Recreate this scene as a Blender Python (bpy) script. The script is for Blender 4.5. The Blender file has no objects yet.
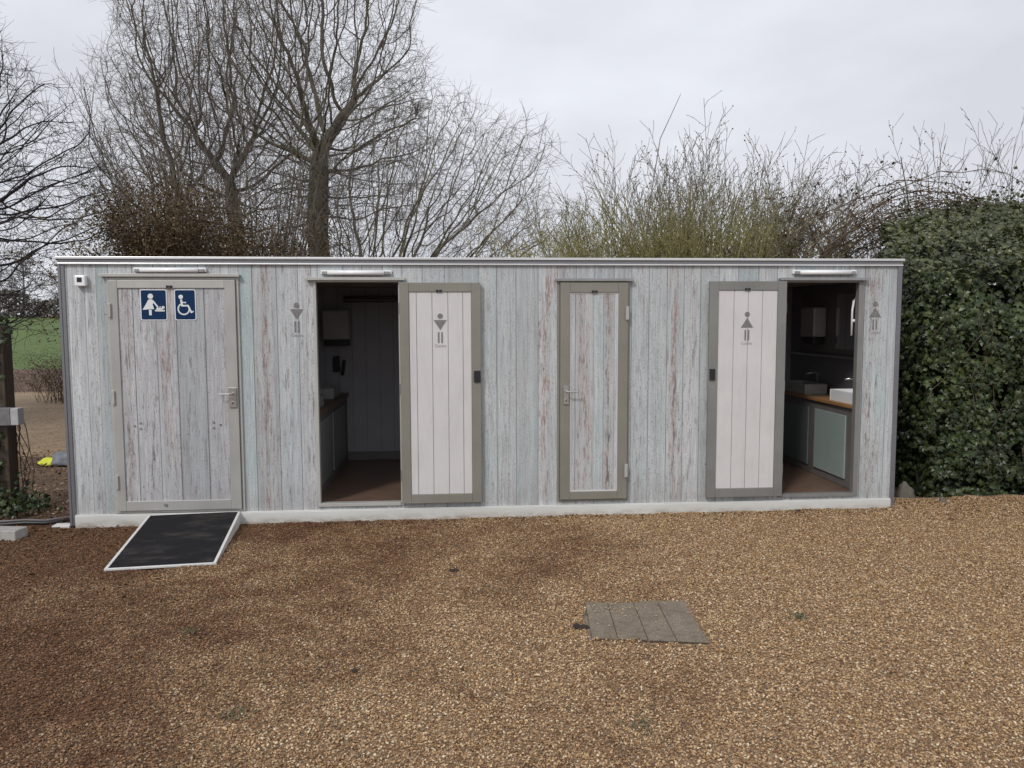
import bpy, math, random
import numpy as np
from mathutils import Vector, Matrix, noise

rad = math.radians
C = bpy.context.scene.collection

# ------------------------------------------------------------------ helpers
class MB:
    """collects shapes, links them as ONE mesh object"""
    def __init__(s):
        s.v = []; s.f = []; s.m = []; s.mats = []; s.cur = 0; s.attr = []
    def mat(s, m):
        if m not in s.mats: s.mats.append(m)
        s.cur = s.mats.index(m); return s
    def add(s, vs, fs):
        o = len(s.v); s.v += [tuple(p) for p in vs]
        for f in fs: s.f.append(tuple(i + o for i in f)); s.m.append(s.cur)
    def box(s, x0, x1, y0, y1, z0, z1, M=None):
        vs = [(x, y, z) for z in (z0, z1) for y in (y0, y1) for x in (x0, x1)]
        if M is not None: vs = [M @ Vector(p) for p in vs]
        s.add(vs, [(0, 2, 3, 1), (4, 5, 7, 6), (0, 1, 5, 4), (2, 6, 7, 3), (0, 4, 6, 2), (1, 3, 7, 5)]); return s
    def prism(s, pts, y0, y1, M=None):
        """pts in (x, z); extruded along y"""
        n = len(pts)
        vs = [(x, y0, z) for x, z in pts] + [(x, y1, z) for x, z in pts]
        if M is not None: vs = [M @ Vector(p) for p in vs]
        fs = [tuple(range(n)), tuple(range(2 * n - 1, n - 1, -1))] + [(i, i + n, (i + 1) % n + n, (i + 1) % n) for i in range(n)]
        s.add(vs, fs); return s
    def disc(s, x, z, r, y0, y1, n=20):
        return s.prism([(x + r * math.cos(2 * math.pi * i / n), z + r * math.sin(2 * math.pi * i / n)) for i in range(n)], y0, y1)
    def bar(s, a, b, w, y0, y1):
        dx, dz = b[0] - a[0], b[1] - a[1]; L = math.hypot(dx, dz) or 1; nx, nz = -dz / L * w / 2, dx / L * w / 2
        return s.prism([(a[0] + nx, a[1] + nz), (b[0] + nx, b[1] + nz), (b[0] - nx, b[1] - nz), (a[0] - nx, a[1] - nz)], y0, y1)
    def tube(s, pts, r, n=8, cap=True):
        pts = [Vector(p) for p in pts]; rs = r if isinstance(r, (list, tuple)) else [r] * len(pts)
        rings = []
        for i, p in enumerate(pts):
            t = (pts[min(i + 1, len(pts) - 1)] - pts[max(i - 1, 0)]).normalized()
            a = Vector((0, 0, 1)) if abs(t.z) < .9 else Vector((1, 0, 0))
            u = t.cross(a).normalized(); w = t.cross(u)
            rings.append([p + (u * math.cos(2 * math.pi * k / n) + w * math.sin(2 * math.pi * k / n)) * rs[i] for k in range(n)])
        vs = [q for R in rings for q in R]; fs = []
        for i in range(len(pts) - 1):
            for k in range(n):
                fs.append((i * n + k, i * n + (k + 1) % n, (i + 1) * n + (k + 1) % n, (i + 1) * n + k))
        if cap: fs += [tuple(range(n - 1, -1, -1)), tuple((len(pts) - 1) * n + k for k in range(n))]
        s.add(vs, fs); return s
    def build(s, name, m=None, parent=None, bevel=0, smooth=False):
        me = bpy.data.meshes.new(name); me.from_pydata(s.v, [], s.f)
        mats = s.mats or [m]
        for q in mats: me.materials.append(q)
        if s.mats: me.polygons.foreach_set('material_index', s.m)
        if smooth: me.polygons.foreach_set('use_smooth', [True] * len(s.f))
        me.update()
        import bmesh
        bm = bmesh.new(); bm.from_mesh(me); bmesh.ops.recalc_face_normals(bm, faces=bm.faces); bm.to_mesh(me); bm.free()
        o = bpy.data.objects.new(name, me); C.objects.link(o); o.parent = parent
        if bevel:
            b = o.modifiers.new('bevel', 'BEVEL'); b.width = bevel; b.segments = 2; b.limit_method = 'ANGLE'; b.angle_limit = rad(40)
        return o

def tag(o, label=None, cat=None, group=None, kind=None):
    for k, v in (('label', label), ('category', cat), ('group', group), ('kind', kind)):
        if v: o[k] = v
    return o
def empty(name, loc, rz=0):
    o = bpy.data.objects.new(name, None); C.objects.link(o); o.location = loc; o.rotation_euler = (0, 0, rz)
    o.empty_display_size = .2; return o
def np_mesh(name, V, F, m, parent=None, smooth=False):
    """V (n,3), F (k, 3|4) arrays"""
    me = bpy.data.meshes.new(name); k = F.shape[1]
    me.vertices.add(len(V)); me.vertices.foreach_set('co', np.ascontiguousarray(V, dtype=np.float32).ravel())
    me.loops.add(F.size); me.loops.foreach_set('vertex_index', np.ascontiguousarray(F, dtype=np.int32).ravel())
    me.polygons.add(len(F)); me.polygons.foreach_set('loop_start', np.arange(0, F.size, k, dtype=np.int32))
    me.update(calc_edges=True); me.materials.append(m)
    me.polygons.foreach_set('use_smooth', np.full(len(F), smooth))
    o = bpy.data.objects.new(name, me); C.objects.link(o); o.parent = parent; return o

# ------------------------------------------------------------------ materials
class NT:
    def __init__(s, name):
        s.m = bpy.data.materials.new(name); s.m.use_nodes = True; s.t = s.m.node_tree; s.n = s.t.nodes; s.l = s.t.links
        s.b = s.n['Principled BSDF']
    def nd(s, ty, **k):
        x = s.n.new(ty)
        for a, v in k.items(): setattr(x, a, v)
        return x
    def lk(s, a, b): s.l.new(a, b)
    def setin(s, node, key, val):
        if hasattr(val, 'links') or isinstance(val, bpy.types.NodeSocket): s.lk(val, node.inputs[key])
        else: node.inputs[key].default_value = val
    def math(s, op, a, b=0.0, clamp=False):
        x = s.nd('ShaderNodeMath', operation=op, use_clamp=clamp); s.setin(x, 0, a); s.setin(x, 1, b); return x.outputs[0]
    def mix(s, fac, a, b, mode='MIX'):
        x = s.nd('ShaderNodeMix', data_type='RGBA', blend_type=mode); s.setin(x, 0, fac)
        s.setin(x, 6, a if not isinstance(a, tuple) else (*a, 1)); s.setin(x, 7, b if not isinstance(b, tuple) else (*b, 1)); return x.outputs[2]
    def ramp(s, fac, stops, interp='LINEAR'):
        x = s.nd('ShaderNodeValToRGB'); x.color_ramp.interpolation = interp; e = x.color_ramp.elements
        while len(e) < len(stops): e.new(.5)
        for i, (p, c) in enumerate(stops):
            e[i].position = p; e[i].color = (*c, 1) if isinstance(c, tuple) else (c, c, c, 1)
        s.lk(fac, x.inputs[0]); return x.outputs[0]
    def coords(s, kind='Object', scale=(1, 1, 1), loc=(0, 0, 0)):
        tc = s.nd('ShaderNodeTexCoord'); mp = s.nd('ShaderNodeMapping'); s.lk(tc.outputs[kind], mp.inputs[0])
        mp.inputs['Scale'].default_value = scale; mp.inputs['Location'].default_value = loc; return mp.outputs[0]
    def world(s, scale=(1, 1, 1), loc=(0, 0, 0)):
        g = s.nd('ShaderNodeNewGeometry'); mp = s.nd('ShaderNodeMapping'); s.lk(g.outputs['Position'], mp.inputs[0])
        mp.inputs['Scale'].default_value = scale; mp.inputs['Location'].default_value = loc; return mp.outputs[0]
    def noise(s, vec, scale=5, detail=4, rough=.5, dist=0):
        x = s.nd('ShaderNodeTexNoise'); s.lk(vec, x.inputs['Vector']); x.inputs['Scale'].default_value = scale
        x.inputs['Detail'].default_value = detail; x.inputs['Roughness'].default_value = rough; x.inputs['Distortion'].default_value = dist
        return x.outputs['Fac']
    def bump(s, h, strength=.3, dist=.01):
        x = s.nd('ShaderNodeBump'); x.inputs['Strength'].default_value = strength; x.inputs['Distance'].default_value = dist
        s.lk(h, x.inputs['Height']); s.lk(x.outputs[0], s.b.inputs['Normal'])
    def out(s, col, rough=.6, metal=0, spec=None):
        s.setin(s.b, 'Base Color', (*col, 1) if isinstance(col, tuple) else col)
        s.setin(s.b, 'Roughness', rough); s.setin(s.b, 'Metallic', metal)
        if spec is not None: s.b.inputs['Specular IOR Level'].default_value = spec
        return s.m

def simple(name, col, rough=.6, metal=0, var=.12, scale=6, dirt=0, spec=None, bump=0):
    t = NT(name); v = t.coords(); n = t.noise(v, scale, 6, .6)
    c0 = tuple(x * (1 - var) for x in col); c1 = tuple(min(1, x * (1 + var)) for x in col)
    c = t.ramp(n, [(.3, c0), (.7, c1)])
    if dirt:
        d = t.noise(t.coords(scale=(9, 9, 1.3)), 2.2, 8, .7)
        c = t.mix(t.ramp(d, [(.5, 0.0), (.78, dirt)]), c, (.16, .13, .10))
    if bump: t.bump(t.noise(v, scale * 12, 3), bump, .003)
    return t.out(c, t.ramp(n, [(.2, rough * .85), (.8, min(1, rough * 1.15))]), metal, spec)

def plank_print(name, tint=(1, 1, 1), off=0.0):
    t = NT(name)
    a = t.nd('ShaderNodeAttribute', attribute_name='plank'); sp = t.nd('ShaderNodeSeparateColor'); t.lk(a.outputs['Color'], sp.inputs[0])
    b = t.nd('ShaderNodeAttribute', attribute_name='seam'); sb = t.nd('ShaderNodeSeparateColor'); t.lk(b.outputs['Color'], sb.inputs[0])
    cyan, pink, dark = sp.outputs[0], sp.outputs[1], sp.outputs[2]
    u, rnd, dist = sb.outputs[0], sb.outputs[1], sb.outputs[2]
    tc = t.nd('ShaderNodeTexCoord'); ad = t.nd('ShaderNodeVectorMath', operation='ADD'); t.lk(tc.outputs['Object'], ad.inputs[0])
    cb = t.nd('ShaderNodeCombineXYZ'); t.lk(t.math('MULTIPLY', rnd, 7.3), cb.inputs[1]); t.lk(t.math('MULTIPLY', rnd, 19.0), cb.inputs[2]); t.lk(cb.outputs[0], ad.inputs[1])
    def vec(sx, sz):
        m = t.nd('ShaderNodeMapping'); t.lk(ad.outputs[0], m.inputs[0]); m.inputs['Scale'].default_value = (sx, 1, sz); m.inputs['Location'].default_value = (off, 0, off * 3); return m.outputs[0]
    grain = t.noise(vec(55, 1.1), 1.6, 7, .68, .4)
    grain2 = t.noise(vec(16, .55), 1.3, 5, .6, .8)
    fine = t.noise(vec(90, 14), 1.5, 5, .7)
    base = t.ramp(grain2, [(.28, (.35, .36, .37)), (.45, (.50, .505, .51)), (.70, (.63, .635, .635))])
    cy = t.math('MULTIPLY', cyan, t.ramp(t.noise(vec(3, .5), 2.0, 3), [(.35, .25), (.65, 1.0)]))
    base = t.mix(cy, base, (.33, .44, .45))
    base = t.mix(t.ramp(t.noise(vec(2.2, .35), 1.7, 3, .5), [(.45, 0.0), (.7, .3)]), base, (.44, .43, .455))
    base = t.mix(t.ramp(grain, [(.32, .6), (.47, 0.0)]), base, (.20, .20, .20))
    g3 = t.noise(vec(150, 3.0), 1.5, 6, .7, .3)
    base = t.mix(t.ramp(g3, [(.34, .55), (.46, 0.0)]), base, (.23, .225, .22))
    base = t.mix(t.ramp(g3, [(.54, 0.0), (.68, .55)]), base, (.74, .74, .73))
    # worn streaks of old red brown paint, strongest along the middle of a plank
    wear = t.noise(vec(13, .9), 1.5, 8, .72, .6)
    mid = t.math('SUBTRACT', 1.0, t.math('MULTIPLY', t.math('ABSOLUTE', t.math('SUBTRACT', u, t.math('ADD', .35, t.math('MULTIPLY', rnd, .3)))), 2.4), True)
    w = t.math('MULTIPLY', t.math('ADD', wear, t.math('MULTIPLY', mid, .10)), 1.0)
    zone = t.math('MULTIPLY', t.ramp(w, [(.47, 0.0), (.62, 1.0)]), pink)
    base = t.mix(t.math('MULTIPLY', zone, .5), base, (.49, .42, .41))
    flk = t.noise(vec(48, 5.5), 1.5, 9, .8, .4)
    pm = t.ramp(t.math('ADD', flk, t.math('MULTIPLY', t.math('SUBTRACT', zone, .5), .19)), [(.565, 0.0), (.62, .95)])
    pm = t.math('MULTIPLY', pm, t.math('MULTIPLY', pink, 1.4, True), True)
    col = t.mix(pm, base, t.ramp(t.noise(vec(5, 2), 3, 3), [(.35, (.235, .15, .135)), (.65, (.33, .235, .19))]))
    # dark flecks, cracks
    dm = t.math('MULTIPLY', t.ramp(t.math('ADD', t.noise(vec(34, 3.2), 1.5, 9, .78, .5), t.math('MULTIPLY', mid, .05)), [(.565, 0.0), (.635, 1.0)]), t.math('MULTIPLY', dark, 1.15), True)
    col = t.mix(t.math('MULTIPLY', dm, .9), col, (.115, .095, .09))
    rough_speck = t.ramp(t.noise(vec(120, 42), 1.4, 2, .5), [(.60, 0.0), (.66, .8)])
    col = t.mix(t.math('MULTIPLY', rough_speck, t.ramp(wear, [(.38, .15), (.54, 1.0)])), col, (.2, .16, .15))
    kn = t.nd('ShaderNodeTexVoronoi'); t.lk(vec(2.6, 1.0), kn.inputs['Vector']); kn.inputs['Scale'].default_value = 3.4
    col = t.mix(t.ramp(kn.outputs['Distance'], [(.028, .85), (.05, 0.0)]), col, (.10, .075, .07))
    # seams between planks
    sm = t.math('LESS_THAN', dist, .028)
    s2 = t.math('LESS_THAN', dist, .05)
    col = t.mix(t.math('MULTIPLY', s2, .28), col, (.25, .25, .25)); col = t.mix(t.math('MULTIPLY', sm, t.math('ADD', .5, t.math('MULTIPLY', dark, .5)), True), col, (.07, .065, .065))
    gr = t.ramp(t.noise(t.coords(scale=(.6, 1, 1.1)), 1.2, 5, .6), [(.4, 0.0), (.75, .22)])
    col = t.mix(gr, col, (.20, .21, .225))
    gz_ = t.nd('ShaderNodeSeparateXYZ'); t.lk(tc.outputs['Object'], gz_.inputs[0])
    mrz = t.nd('ShaderNodeMapRange'); mrz.inputs['From Min'].default_value = .42; mrz.inputs['From Max'].default_value = .10; mrz.inputs['To Max'].default_value = .42; t.lk(gz_.outputs[2], mrz.inputs['Value'])
    col = t.mix(t.math('MULTIPLY', mrz.outputs[0], t.ramp(t.noise(vec(4, 4), 2.5, 8, .75), [(.35, .1), (.65, 1.0)])), col, (.21, .17, .135))
    br = t.math('ADD', .84, t.math('MULTIPLY', t.math('FRACT', t.math('MULTIPLY', rnd, 7.13)), .22)); cbr = t.nd('ShaderNodeCombineColor')
    for q in range(3): t.lk(br, cbr.inputs[q])
    col = t.mix(1.0, col, cbr.outputs[0], 'MULTIPLY'); col = t.mix(1.0, col, tint, 'MULTIPLY')
    t.bump(grain, .12, .002)
    return t.out(col, .52, 0, .4)

def gravel_tone(t):
    """large scale tone of the yard, shared by the bed and by the stones; world space"""
    w = t.world()
    sx = t.nd('ShaderNodeSeparateXYZ'); t.lk(w, sx.inputs[0])
    side = t.math('MULTIPLY', t.math('ADD', sx.outputs[0], t.math('MULTIPLY', sx.outputs[1], -.25)), -.10)  # darkens toward the left: leaf litter, plus shade painted into the tone
    n1 = t.noise(w, .55, 6, .62, .6); n2 = t.noise(w, 2.6, 6, .7, .3)
    s = t.math('ADD', t.math('ADD', t.math('MULTIPLY', n1, 1.05), t.math('MULTIPLY', n2, .55)), t.math('SUBTRACT', side, .09))
    s = t.math('ADD', s, t.ramp(t.noise(w, 7.5, 5, .75), [(.56, 0.0), (.74, .26)]))
    return t.ramp(s, [(.60, 0.0), (.93, 1.0)])

def mat_pebble():
    t = NT('pebble'); oi = t.nd('ShaderNodeObjectInfo')
    c = t.ramp(oi.outputs['Random'], [(0, (.27, .155, .075)), (.15, (.42, .27, .15)), (.27, (.17, .10, .055)), (.40, (.53, .38, .23)), (.52, (.31, .19, .10)), (.64, (.62, .50, .36)), (.75, (.19, .135, .095)), (.86, (.47, .32, .18)), (.955, (.72, .64, .52))], 'CONSTANT')
    n = t.noise(t.coords(scale=(1, 1, 1)), 40, 3)
    c = t.mix(.35, c, t.ramp(n, [(.3, .6), (.7, 1.0)]), 'MULTIPLY')
    c = t.mix(1.0, c, (1.08, 1.03, .90), 'MULTIPLY'); d = t.mix(1.0, c, (.40, .29, .23), 'MULTIPLY')
    return t.out(t.mix(gravel_tone(t), c, d), .55, 0, .45)

def mat_gravel_bed():
    t = NT('gravel_bed'); w = t.world()
    v = t.nd('ShaderNodeTexVoronoi'); t.lk(w, v.inputs['Vector']); v.inputs['Scale'].default_value = 75
    sc = t.nd('ShaderNodeSeparateColor'); t.lk(v.outputs['Color'], sc.inputs[0])
    c = t.ramp(sc.outputs[0], [(0, (.15, .09, .05)), (.3, (.24, .15, .085)), (.6, (.32, .21, .125)), (.9, (.44, .33, .21))])
    c = t.mix(t.ramp(v.outputs['Distance'], [(.35, 0.0), (.75, .75)]), c, (.09, .055, .035))
    d = t.mix(1.0, c, (.45, .33, .27), 'MULTIPLY')
    t.bump(v.outputs['Distance'], -1, .008)
    return t.out(t.mix(gravel_tone(t), c, d), .8)

def mat_dirt(name, stops, scale=3):
    t = NT(name); w = t.world(); n = t.noise(w, scale, 10, .75, .3); n2 = t.noise(w, scale * 9, 5, .7)
    c = t.ramp(t.math('ADD', t.math('MULTIPLY', n, .5), t.math('MULTIPLY', n2, .5)), stops)
    c = t.mix(t.ramp(t.noise(w, scale * 22, 2, .5), [(.36, .6), (.5, 0.0)]), c, tuple(q * .35 for q in stops[0][1]))
    t.bump(n2, .8, .03); return t.out(c, .9)

def mat_bark(name, a, b, ext=None):
    t = NT(name); n = t.noise(t.coords(scale=(1, 1, .4)), 9, 6, .65)
    c = t.ramp(n, [(.35, a), (.68, b)])
    if ext: c = t.mix(t.ramp(t.noise(t.world(), .9, 4), [(.48, 0.0), (.62, .8)]), c, ext)
    t.bump(n, .5, .02); return t.out(c, .85)

def mat_leaf(name, a, b, c3, rough=.45, spec=.5, trans=.12, scale=9.0):
    t = NT(name); w = t.world(); n = t.noise(w, scale, 3, .6); big = t.noise(w, 1.1, 3, .5)
    at = t.nd('ShaderNodeAttribute', attribute_name='rnd')
    r = t.math('ADD', t.math('MULTIPLY', at.outputs['Fac'], .62), t.math('MULTIPLY', n, .38))
    c = t.ramp(r, [(.15, a), (.5, b), (.85, c3)])
    c = t.mix(t.ramp(big, [(.35, .55), (.6, 0.0)]), c, tuple(x * .45 for x in a))
    t.b.inputs['Transmission Weight'].default_value = 0
    m = t.out(c, rough, 0, spec)
    tr = t.nd('ShaderNodeBsdfTranslucent'); t.lk(c, tr.inputs[0]); mx = t.nd('ShaderNodeMixShader'); mx.inputs[0].default_value = trans
    t.lk(t.b.outputs[0], mx.inputs[1]); t.lk(tr.outputs[0], mx.inputs[2]); t.lk(mx.outputs[0], t.n['Material Output'].inputs[0])
    return m

M = {}
M['print'] = plank_print('plank_print', (1.09, 1.115, 1.13))
M['print_door'] = plank_print('plank_print_lilac', (1.0, 1.0, 1.02), 3.7)
M['print_staff'] = plank_print('plank_print_pale', (1.13, 1.14, 1.145), 9.1)
def mat_alu(name, col, rough, grad):
    t = NT(name); v = t.coords(scale=(.25, 1, 14)); n = t.noise(v, 5, 5, .6)
    c = t.ramp(n, [(.3, tuple(x * .85 for x in col)), (.7, col)])
    if grad: c = t.mix(t.ramp(t.noise(t.coords(scale=(1, 1, 1)), 7, 7, .7), [(.52, 0.0), (.75, .3)]), c, (.2, .19, .17))
    return t.out(c, rough, .55)
M['alu'] = mat_alu('aluminium_trim', (.25, .25, .265), .38, True)
M['alu_light'] = mat_alu('aluminium_lip', (.80, .80, .80), .35, True)
M['alu_dark'] = mat_alu('dark_aluminium_corner', (.25, .25, .27), .42, True)
M['frame'] = simple('champagne_frame_metal', (.262, .250, .215), .42, .25, .08, 3, .15)
M['frame_mid'] = simple('grey_door_frame_metal', (.42, .416, .395), .42, .25, .08, 3, .15)
M['frame_light'] = simple('pale_frame_metal', (.47, .465, .435), .42, .15, .06, 3, .1)
M['frame_dark'] = simple('weathered_dark_frame_metal', (.235, .232, .222), .45, .2, .10, 3, .2)
M['rail'] = simple('grey_drip_rail_metal', (.33, .33, .33), .4, .4)
M['white'] = simple('white_plastic', (.88, .89, .90), .3, 0, .02)
M['white_panel'] = simple('white_door_panel', (.63, .615, .61), .42, 0, .05, 2.5, .16)
M['groove'] = simple('panel_groove_shadow', (.36, .35, .345), .7)
def mat_skirt():
    t = NT('cream_skirt_board'); tc = t.nd('ShaderNodeTexCoord'); sx = t.nd('ShaderNodeSeparateXYZ'); t.lk(tc.outputs['Object'], sx.inputs[0]); n = t.noise(t.coords(scale=(1, 1, 3)), 6, 8, .75)
    c = t.ramp(t.noise(t.coords(), 1.5, 4), [(.3, (.58, .58, .55)), (.7, (.68, .68, .65))])
    m = t.nd('ShaderNodeMapRange'); m.inputs['From Min'].default_value = .085; m.inputs['From Max'].default_value = .0; t.lk(sx.outputs[2], m.inputs['Value'])
    d = t.math('MULTIPLY', m.outputs[0], t.ramp(n, [(.38, .05), (.62, 1.0)])); return t.out(t.mix(d, c, (.24, .18, .125)), .5)
M['skirt'] = mat_skirt()
M['black'] = simple('black_plastic', (.018, .018, .02), .4)
M['steel'] = simple('brushed_steel', (.55, .54, .52), .3, .9)
M['blue'] = simple('sign_blue', (.003, .026, .085), .55, 0, .04, spec=.2)
M['signwhite'] = simple('sign_white', (.74, .76, .78), .35, 0, .02)
M['icon'] = simple('grey_icon_vinyl', (.19, .185, .18), .5, 0, .3, 60)
M['caption'] = simple('pale_caption_vinyl', (.36, .35, .34), .5)
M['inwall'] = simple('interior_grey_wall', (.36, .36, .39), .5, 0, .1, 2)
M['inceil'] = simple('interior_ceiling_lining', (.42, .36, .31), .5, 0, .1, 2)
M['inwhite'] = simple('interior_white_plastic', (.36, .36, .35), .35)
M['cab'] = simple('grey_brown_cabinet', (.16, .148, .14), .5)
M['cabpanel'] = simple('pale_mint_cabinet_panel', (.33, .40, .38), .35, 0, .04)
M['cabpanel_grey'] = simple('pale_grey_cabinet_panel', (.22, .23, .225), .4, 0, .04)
M['cabpanel_shaded'] = simple('shaded_mint_cabinet_panel', (.15, .175, .172), .4, 0, .04)  # same mint panel with shade painted in, for the one farther from the doorway
M['mirror'] = NT('mirror_glass').out((.75, .77, .78), .03, 1)
def mat_wood(name, a, b, sc=(1, 12, 12)):
    t = NT(name); n = t.noise(t.coords(scale=sc), 3.2, 8, .65, .8)
    return t.out(t.ramp(n, [(.3, a), (.7, b)]), .42)
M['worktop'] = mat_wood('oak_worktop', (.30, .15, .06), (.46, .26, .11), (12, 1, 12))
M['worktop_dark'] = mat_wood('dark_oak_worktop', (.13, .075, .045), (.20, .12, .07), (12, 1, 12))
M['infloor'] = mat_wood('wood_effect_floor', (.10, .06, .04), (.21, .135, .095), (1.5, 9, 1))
def mat_mat():
    t = NT('ramp_grip_rubber'); n = t.noise(t.coords(), 300, 2); b = t.noise(t.coords(scale=(1, 2.5, 1)), 2.6, 6, .7)
    c = t.ramp(n, [(.4, (.010, .010, .012)), (.8, (.026, .026, .030))]); c = t.mix(t.ramp(b, [(.50, 0.0), (.72, .38)]), c, (.13, .105, .085))
    t.bump(n, .6, .003); return t.out(c, .85, 0, .15)
M['gripmat'] = mat_mat()
M['rampwhite'] = simple('white_ramp_edging', (.68, .67, .65), .45, 0, .05, 5, .3)
M['concrete'] = simple('pale_concrete', (.36, .345, .32), .85, 0, .2, 14, .2, bump=.6)
def mat_cover():
    t = NT('weathered_cover_concrete'); v = t.coords(); n = t.noise(v, 7, 8, .7); f = t.noise(v, 130, 3)
    c = t.ramp(n, [(.3, (.15, .118, .082)), (.55, (.225, .185, .137)), (.75, (.295, .25, .19))])
    c = t.mix(t.ramp(f, [(.36, .7), (.52, 0.0)]), c, (.09, .07, .05)); g = t.noise(v, 34, 4, .7); c = t.mix(t.ramp(g, [(.52, 0.0), (.62, .6)]), c, (.12, .085, .055)); c = t.mix(t.ramp(t.noise(v, 70, 2), [(.66, 0.0), (.70, .8)]), c, (.42, .36, .27)); t.bump(g, .8, .006); return t.out(c, .85)
M['cover'] = mat_cover()
M['cover_dark'] = simple('silt_in_the_channels', (.135, .112, .088), .9, 0, .3, 30)
M['postwood'] = mat_wood('old_post_wood', (.035, .028, .022), (.10, .07, .045), (12, 12, 1))
M['railend'] = simple('grey_sawn_timber', (.17, .165, .17), .8, 0, .2, 20)
M['railcut'] = simple('pale_cut_timber', (.42, .41, .42), .8, 0, .1, 20)
M['oakbark'] = mat_bark('dark_oak_bark', (.020, .016, .018), (.050, .042, .042))
M['bark'] = mat_bark('grey_brown_bark', (.085, .072, .056), (.18, .152, .12), (.11, .10, .045))
M['bark_pale'] = mat_bark('olive_bark', (.10, .088, .065), (.20, .175, .13), (.16, .15, .07))
M['twig'] = mat_bark('brown_twigs', (.10, .083, .070), (.18, .15, .125))
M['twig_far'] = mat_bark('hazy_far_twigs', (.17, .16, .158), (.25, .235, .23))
M['shoot'] = mat_bark('yellow_green_shoots', (.10, .092, .035), (.19, .17, .075))
M['shoot_grey'] = mat_bark('grey_tip_shoots', (.13, .118, .108), (.22, .20, .18))
M['shoot_brown'] = mat_bark('brown_shoots', (.070, .050, .033), (.14, .10, .064))
M['budleaf'] = mat_leaf('small_buds', (.05, .045, .03), (.10, .095, .05), (.16, .15, .07), .6, .3, .2)
def mat_willow(name, leafy):
    t = NT(name); w = t.world(); sx = t.nd('ShaderNodeSeparateXYZ'); t.lk(w, sx.inputs[0]); n = t.noise(w, 1.3, 4, .6)
    h = t.math('ADD', sx.outputs[2], t.math('MULTIPLY', n, -1.6)); v = t.noise(w, 25, 2)
    lo = t.ramp(v, [(.3, (.17, .155, .055)), (.7, (.31, .28, .12))]); hi = t.ramp(v, [(.3, (.11, .095, .075)), (.7, (.20, .175, .15))])
    m = t.nd('ShaderNodeMapRange'); m.inputs['From Min'].default_value = 2.2; m.inputs['From Max'].default_value = 3.3; t.lk(h, m.inputs['Value'])
    return t.out(t.mix(m.outputs[0], lo, hi), .7)
M['willow'] = mat_willow('willow_bark', False)
M['catkin'] = mat_leaf('yellow_green_buds', (.12, .12, .05), (.20, .20, .08), (.32, .31, .14), .6, .3, .2)
M['brownleaf'] = mat_leaf('dry_brown_leaves', (.045, .026, .016), (.12, .065, .032), (.20, .12, .055), .7, .2, .1)
M['dryleaf'] = mat_leaf('bleached_fallen_leaves', (.06, .034, .02), (.20, .125, .075), (.40, .29, .20), .7, .2, 0)
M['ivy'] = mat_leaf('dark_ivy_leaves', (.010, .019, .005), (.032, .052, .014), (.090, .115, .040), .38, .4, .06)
M['ivy_top'] = mat_leaf('top_lit_olive_ivy_leaves', (.028, .038, .012), (.075, .090, .028), (.17, .175, .065), .36, .5, .1)  # light falling on the hedge top is painted into these lighter leaves
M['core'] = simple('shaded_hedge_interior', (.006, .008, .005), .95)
M['peb'] = mat_pebble(); M['bed'] = mat_gravel_bed()
M['dirt'] = mat_dirt('trampled_earth', [(.3, (.055, .032, .018)), (.5, (.13, .078, .045)), (.68, (.24, .155, .092))], 1.6)
M['leafdirt'] = mat_dirt('leafy_earth', [(.3, (.05, .028, .018)), (.5, (.12, .07, .045)), (.7, (.23, .15, .11))], 1.3)
M['track'] = mat_dirt('pale_gravel_track', [(.3, (.16, .11, .065)), (.5, (.31, .22, .135)), (.7, (.44, .33, .22))], 1.1)
M['field'] = mat_dirt('winter_grass', [(.3, (.050, .088, .014)), (.5, (.085, .135, .022)), (.7, (.13, .175, .035))], .35)

# ------------------------------------------------------------------ ground
rng = random.Random(7); nrg = np.random.default_rng(11)
def gz(x, y):
    """height of the yard surface"""
    h = .018 * noise.noise(Vector((x * .7, y * .7, 3.1))) + .018 * noise.noise(Vector((x * 2.6, y * 2.6, 7.7))) + .012 * noise.noise(Vector((x * 7, y * 7, 1.7)))
    if y > -1.3: h *= max(.15, min(1, -y / 1.3))
    h += .03 * max(0, min(1, (x + 3.9) / 7.6)) * max(0, min(1, 1 + y / 2.0))
    if -.34 < y: h += .015 * max(0, (y + .34) / .30) * max(0, noise.noise(Vector((x * 2.3, 4, 1))) + .45 * noise.noise(Vector((x * 9, 4, 2))) + .12)
    d = math.hypot((x - .59) / .75, (y + 2.53) / .75)
    if d < 1: h *= max(0, (d - .55) / .45) if d > .55 else 0
    return h
def sheet(name, xs, ys, zf, m, skip=None):
    V = [(x, y, zf(x, y)) for y in ys for x in xs]; nx = len(xs)
    F = [(j * nx + i, j * nx + i + 1, (j + 1) * nx + i + 1, (j + 1) * nx + i) for j in range(len(ys) - 1) for i in range(nx - 1) if not (skip and skip(.5 * (xs[i] + xs[i + 1]), .5 * (ys[j] + ys[j + 1])))]
    return tag(np_mesh(name, np.array(V), np.array(F), m, smooth=True), kind='structure')
def lin(a, b, n): return [a + (b - a) * i / (n - 1) for i in range(n)]
sheet('ground', [-900, -300, -100, -40, -12, 0, 12, 40, 100, 300, 900], [-400, -100, -30, -9, 0, 12, 30, 100, 300, 1100], lambda x, y: -.12, M['dirt'])
sheet('gravel_yard', lin(-9, 8, 280), lin(-8.5, .35, 150), gz, M['bed'])
sheet('earth_verge', lin(-24, 12, 180), lin(.34, 23, 130), lambda x, y: -.015 + (.05 * noise.noise(Vector((x * .8, y * .8, 0))) if y < 4 else .03 * noise.noise(Vector((x * .3, y * .3, 0)))) * min(1, (y - .34)) , M['dirt'])
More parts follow.
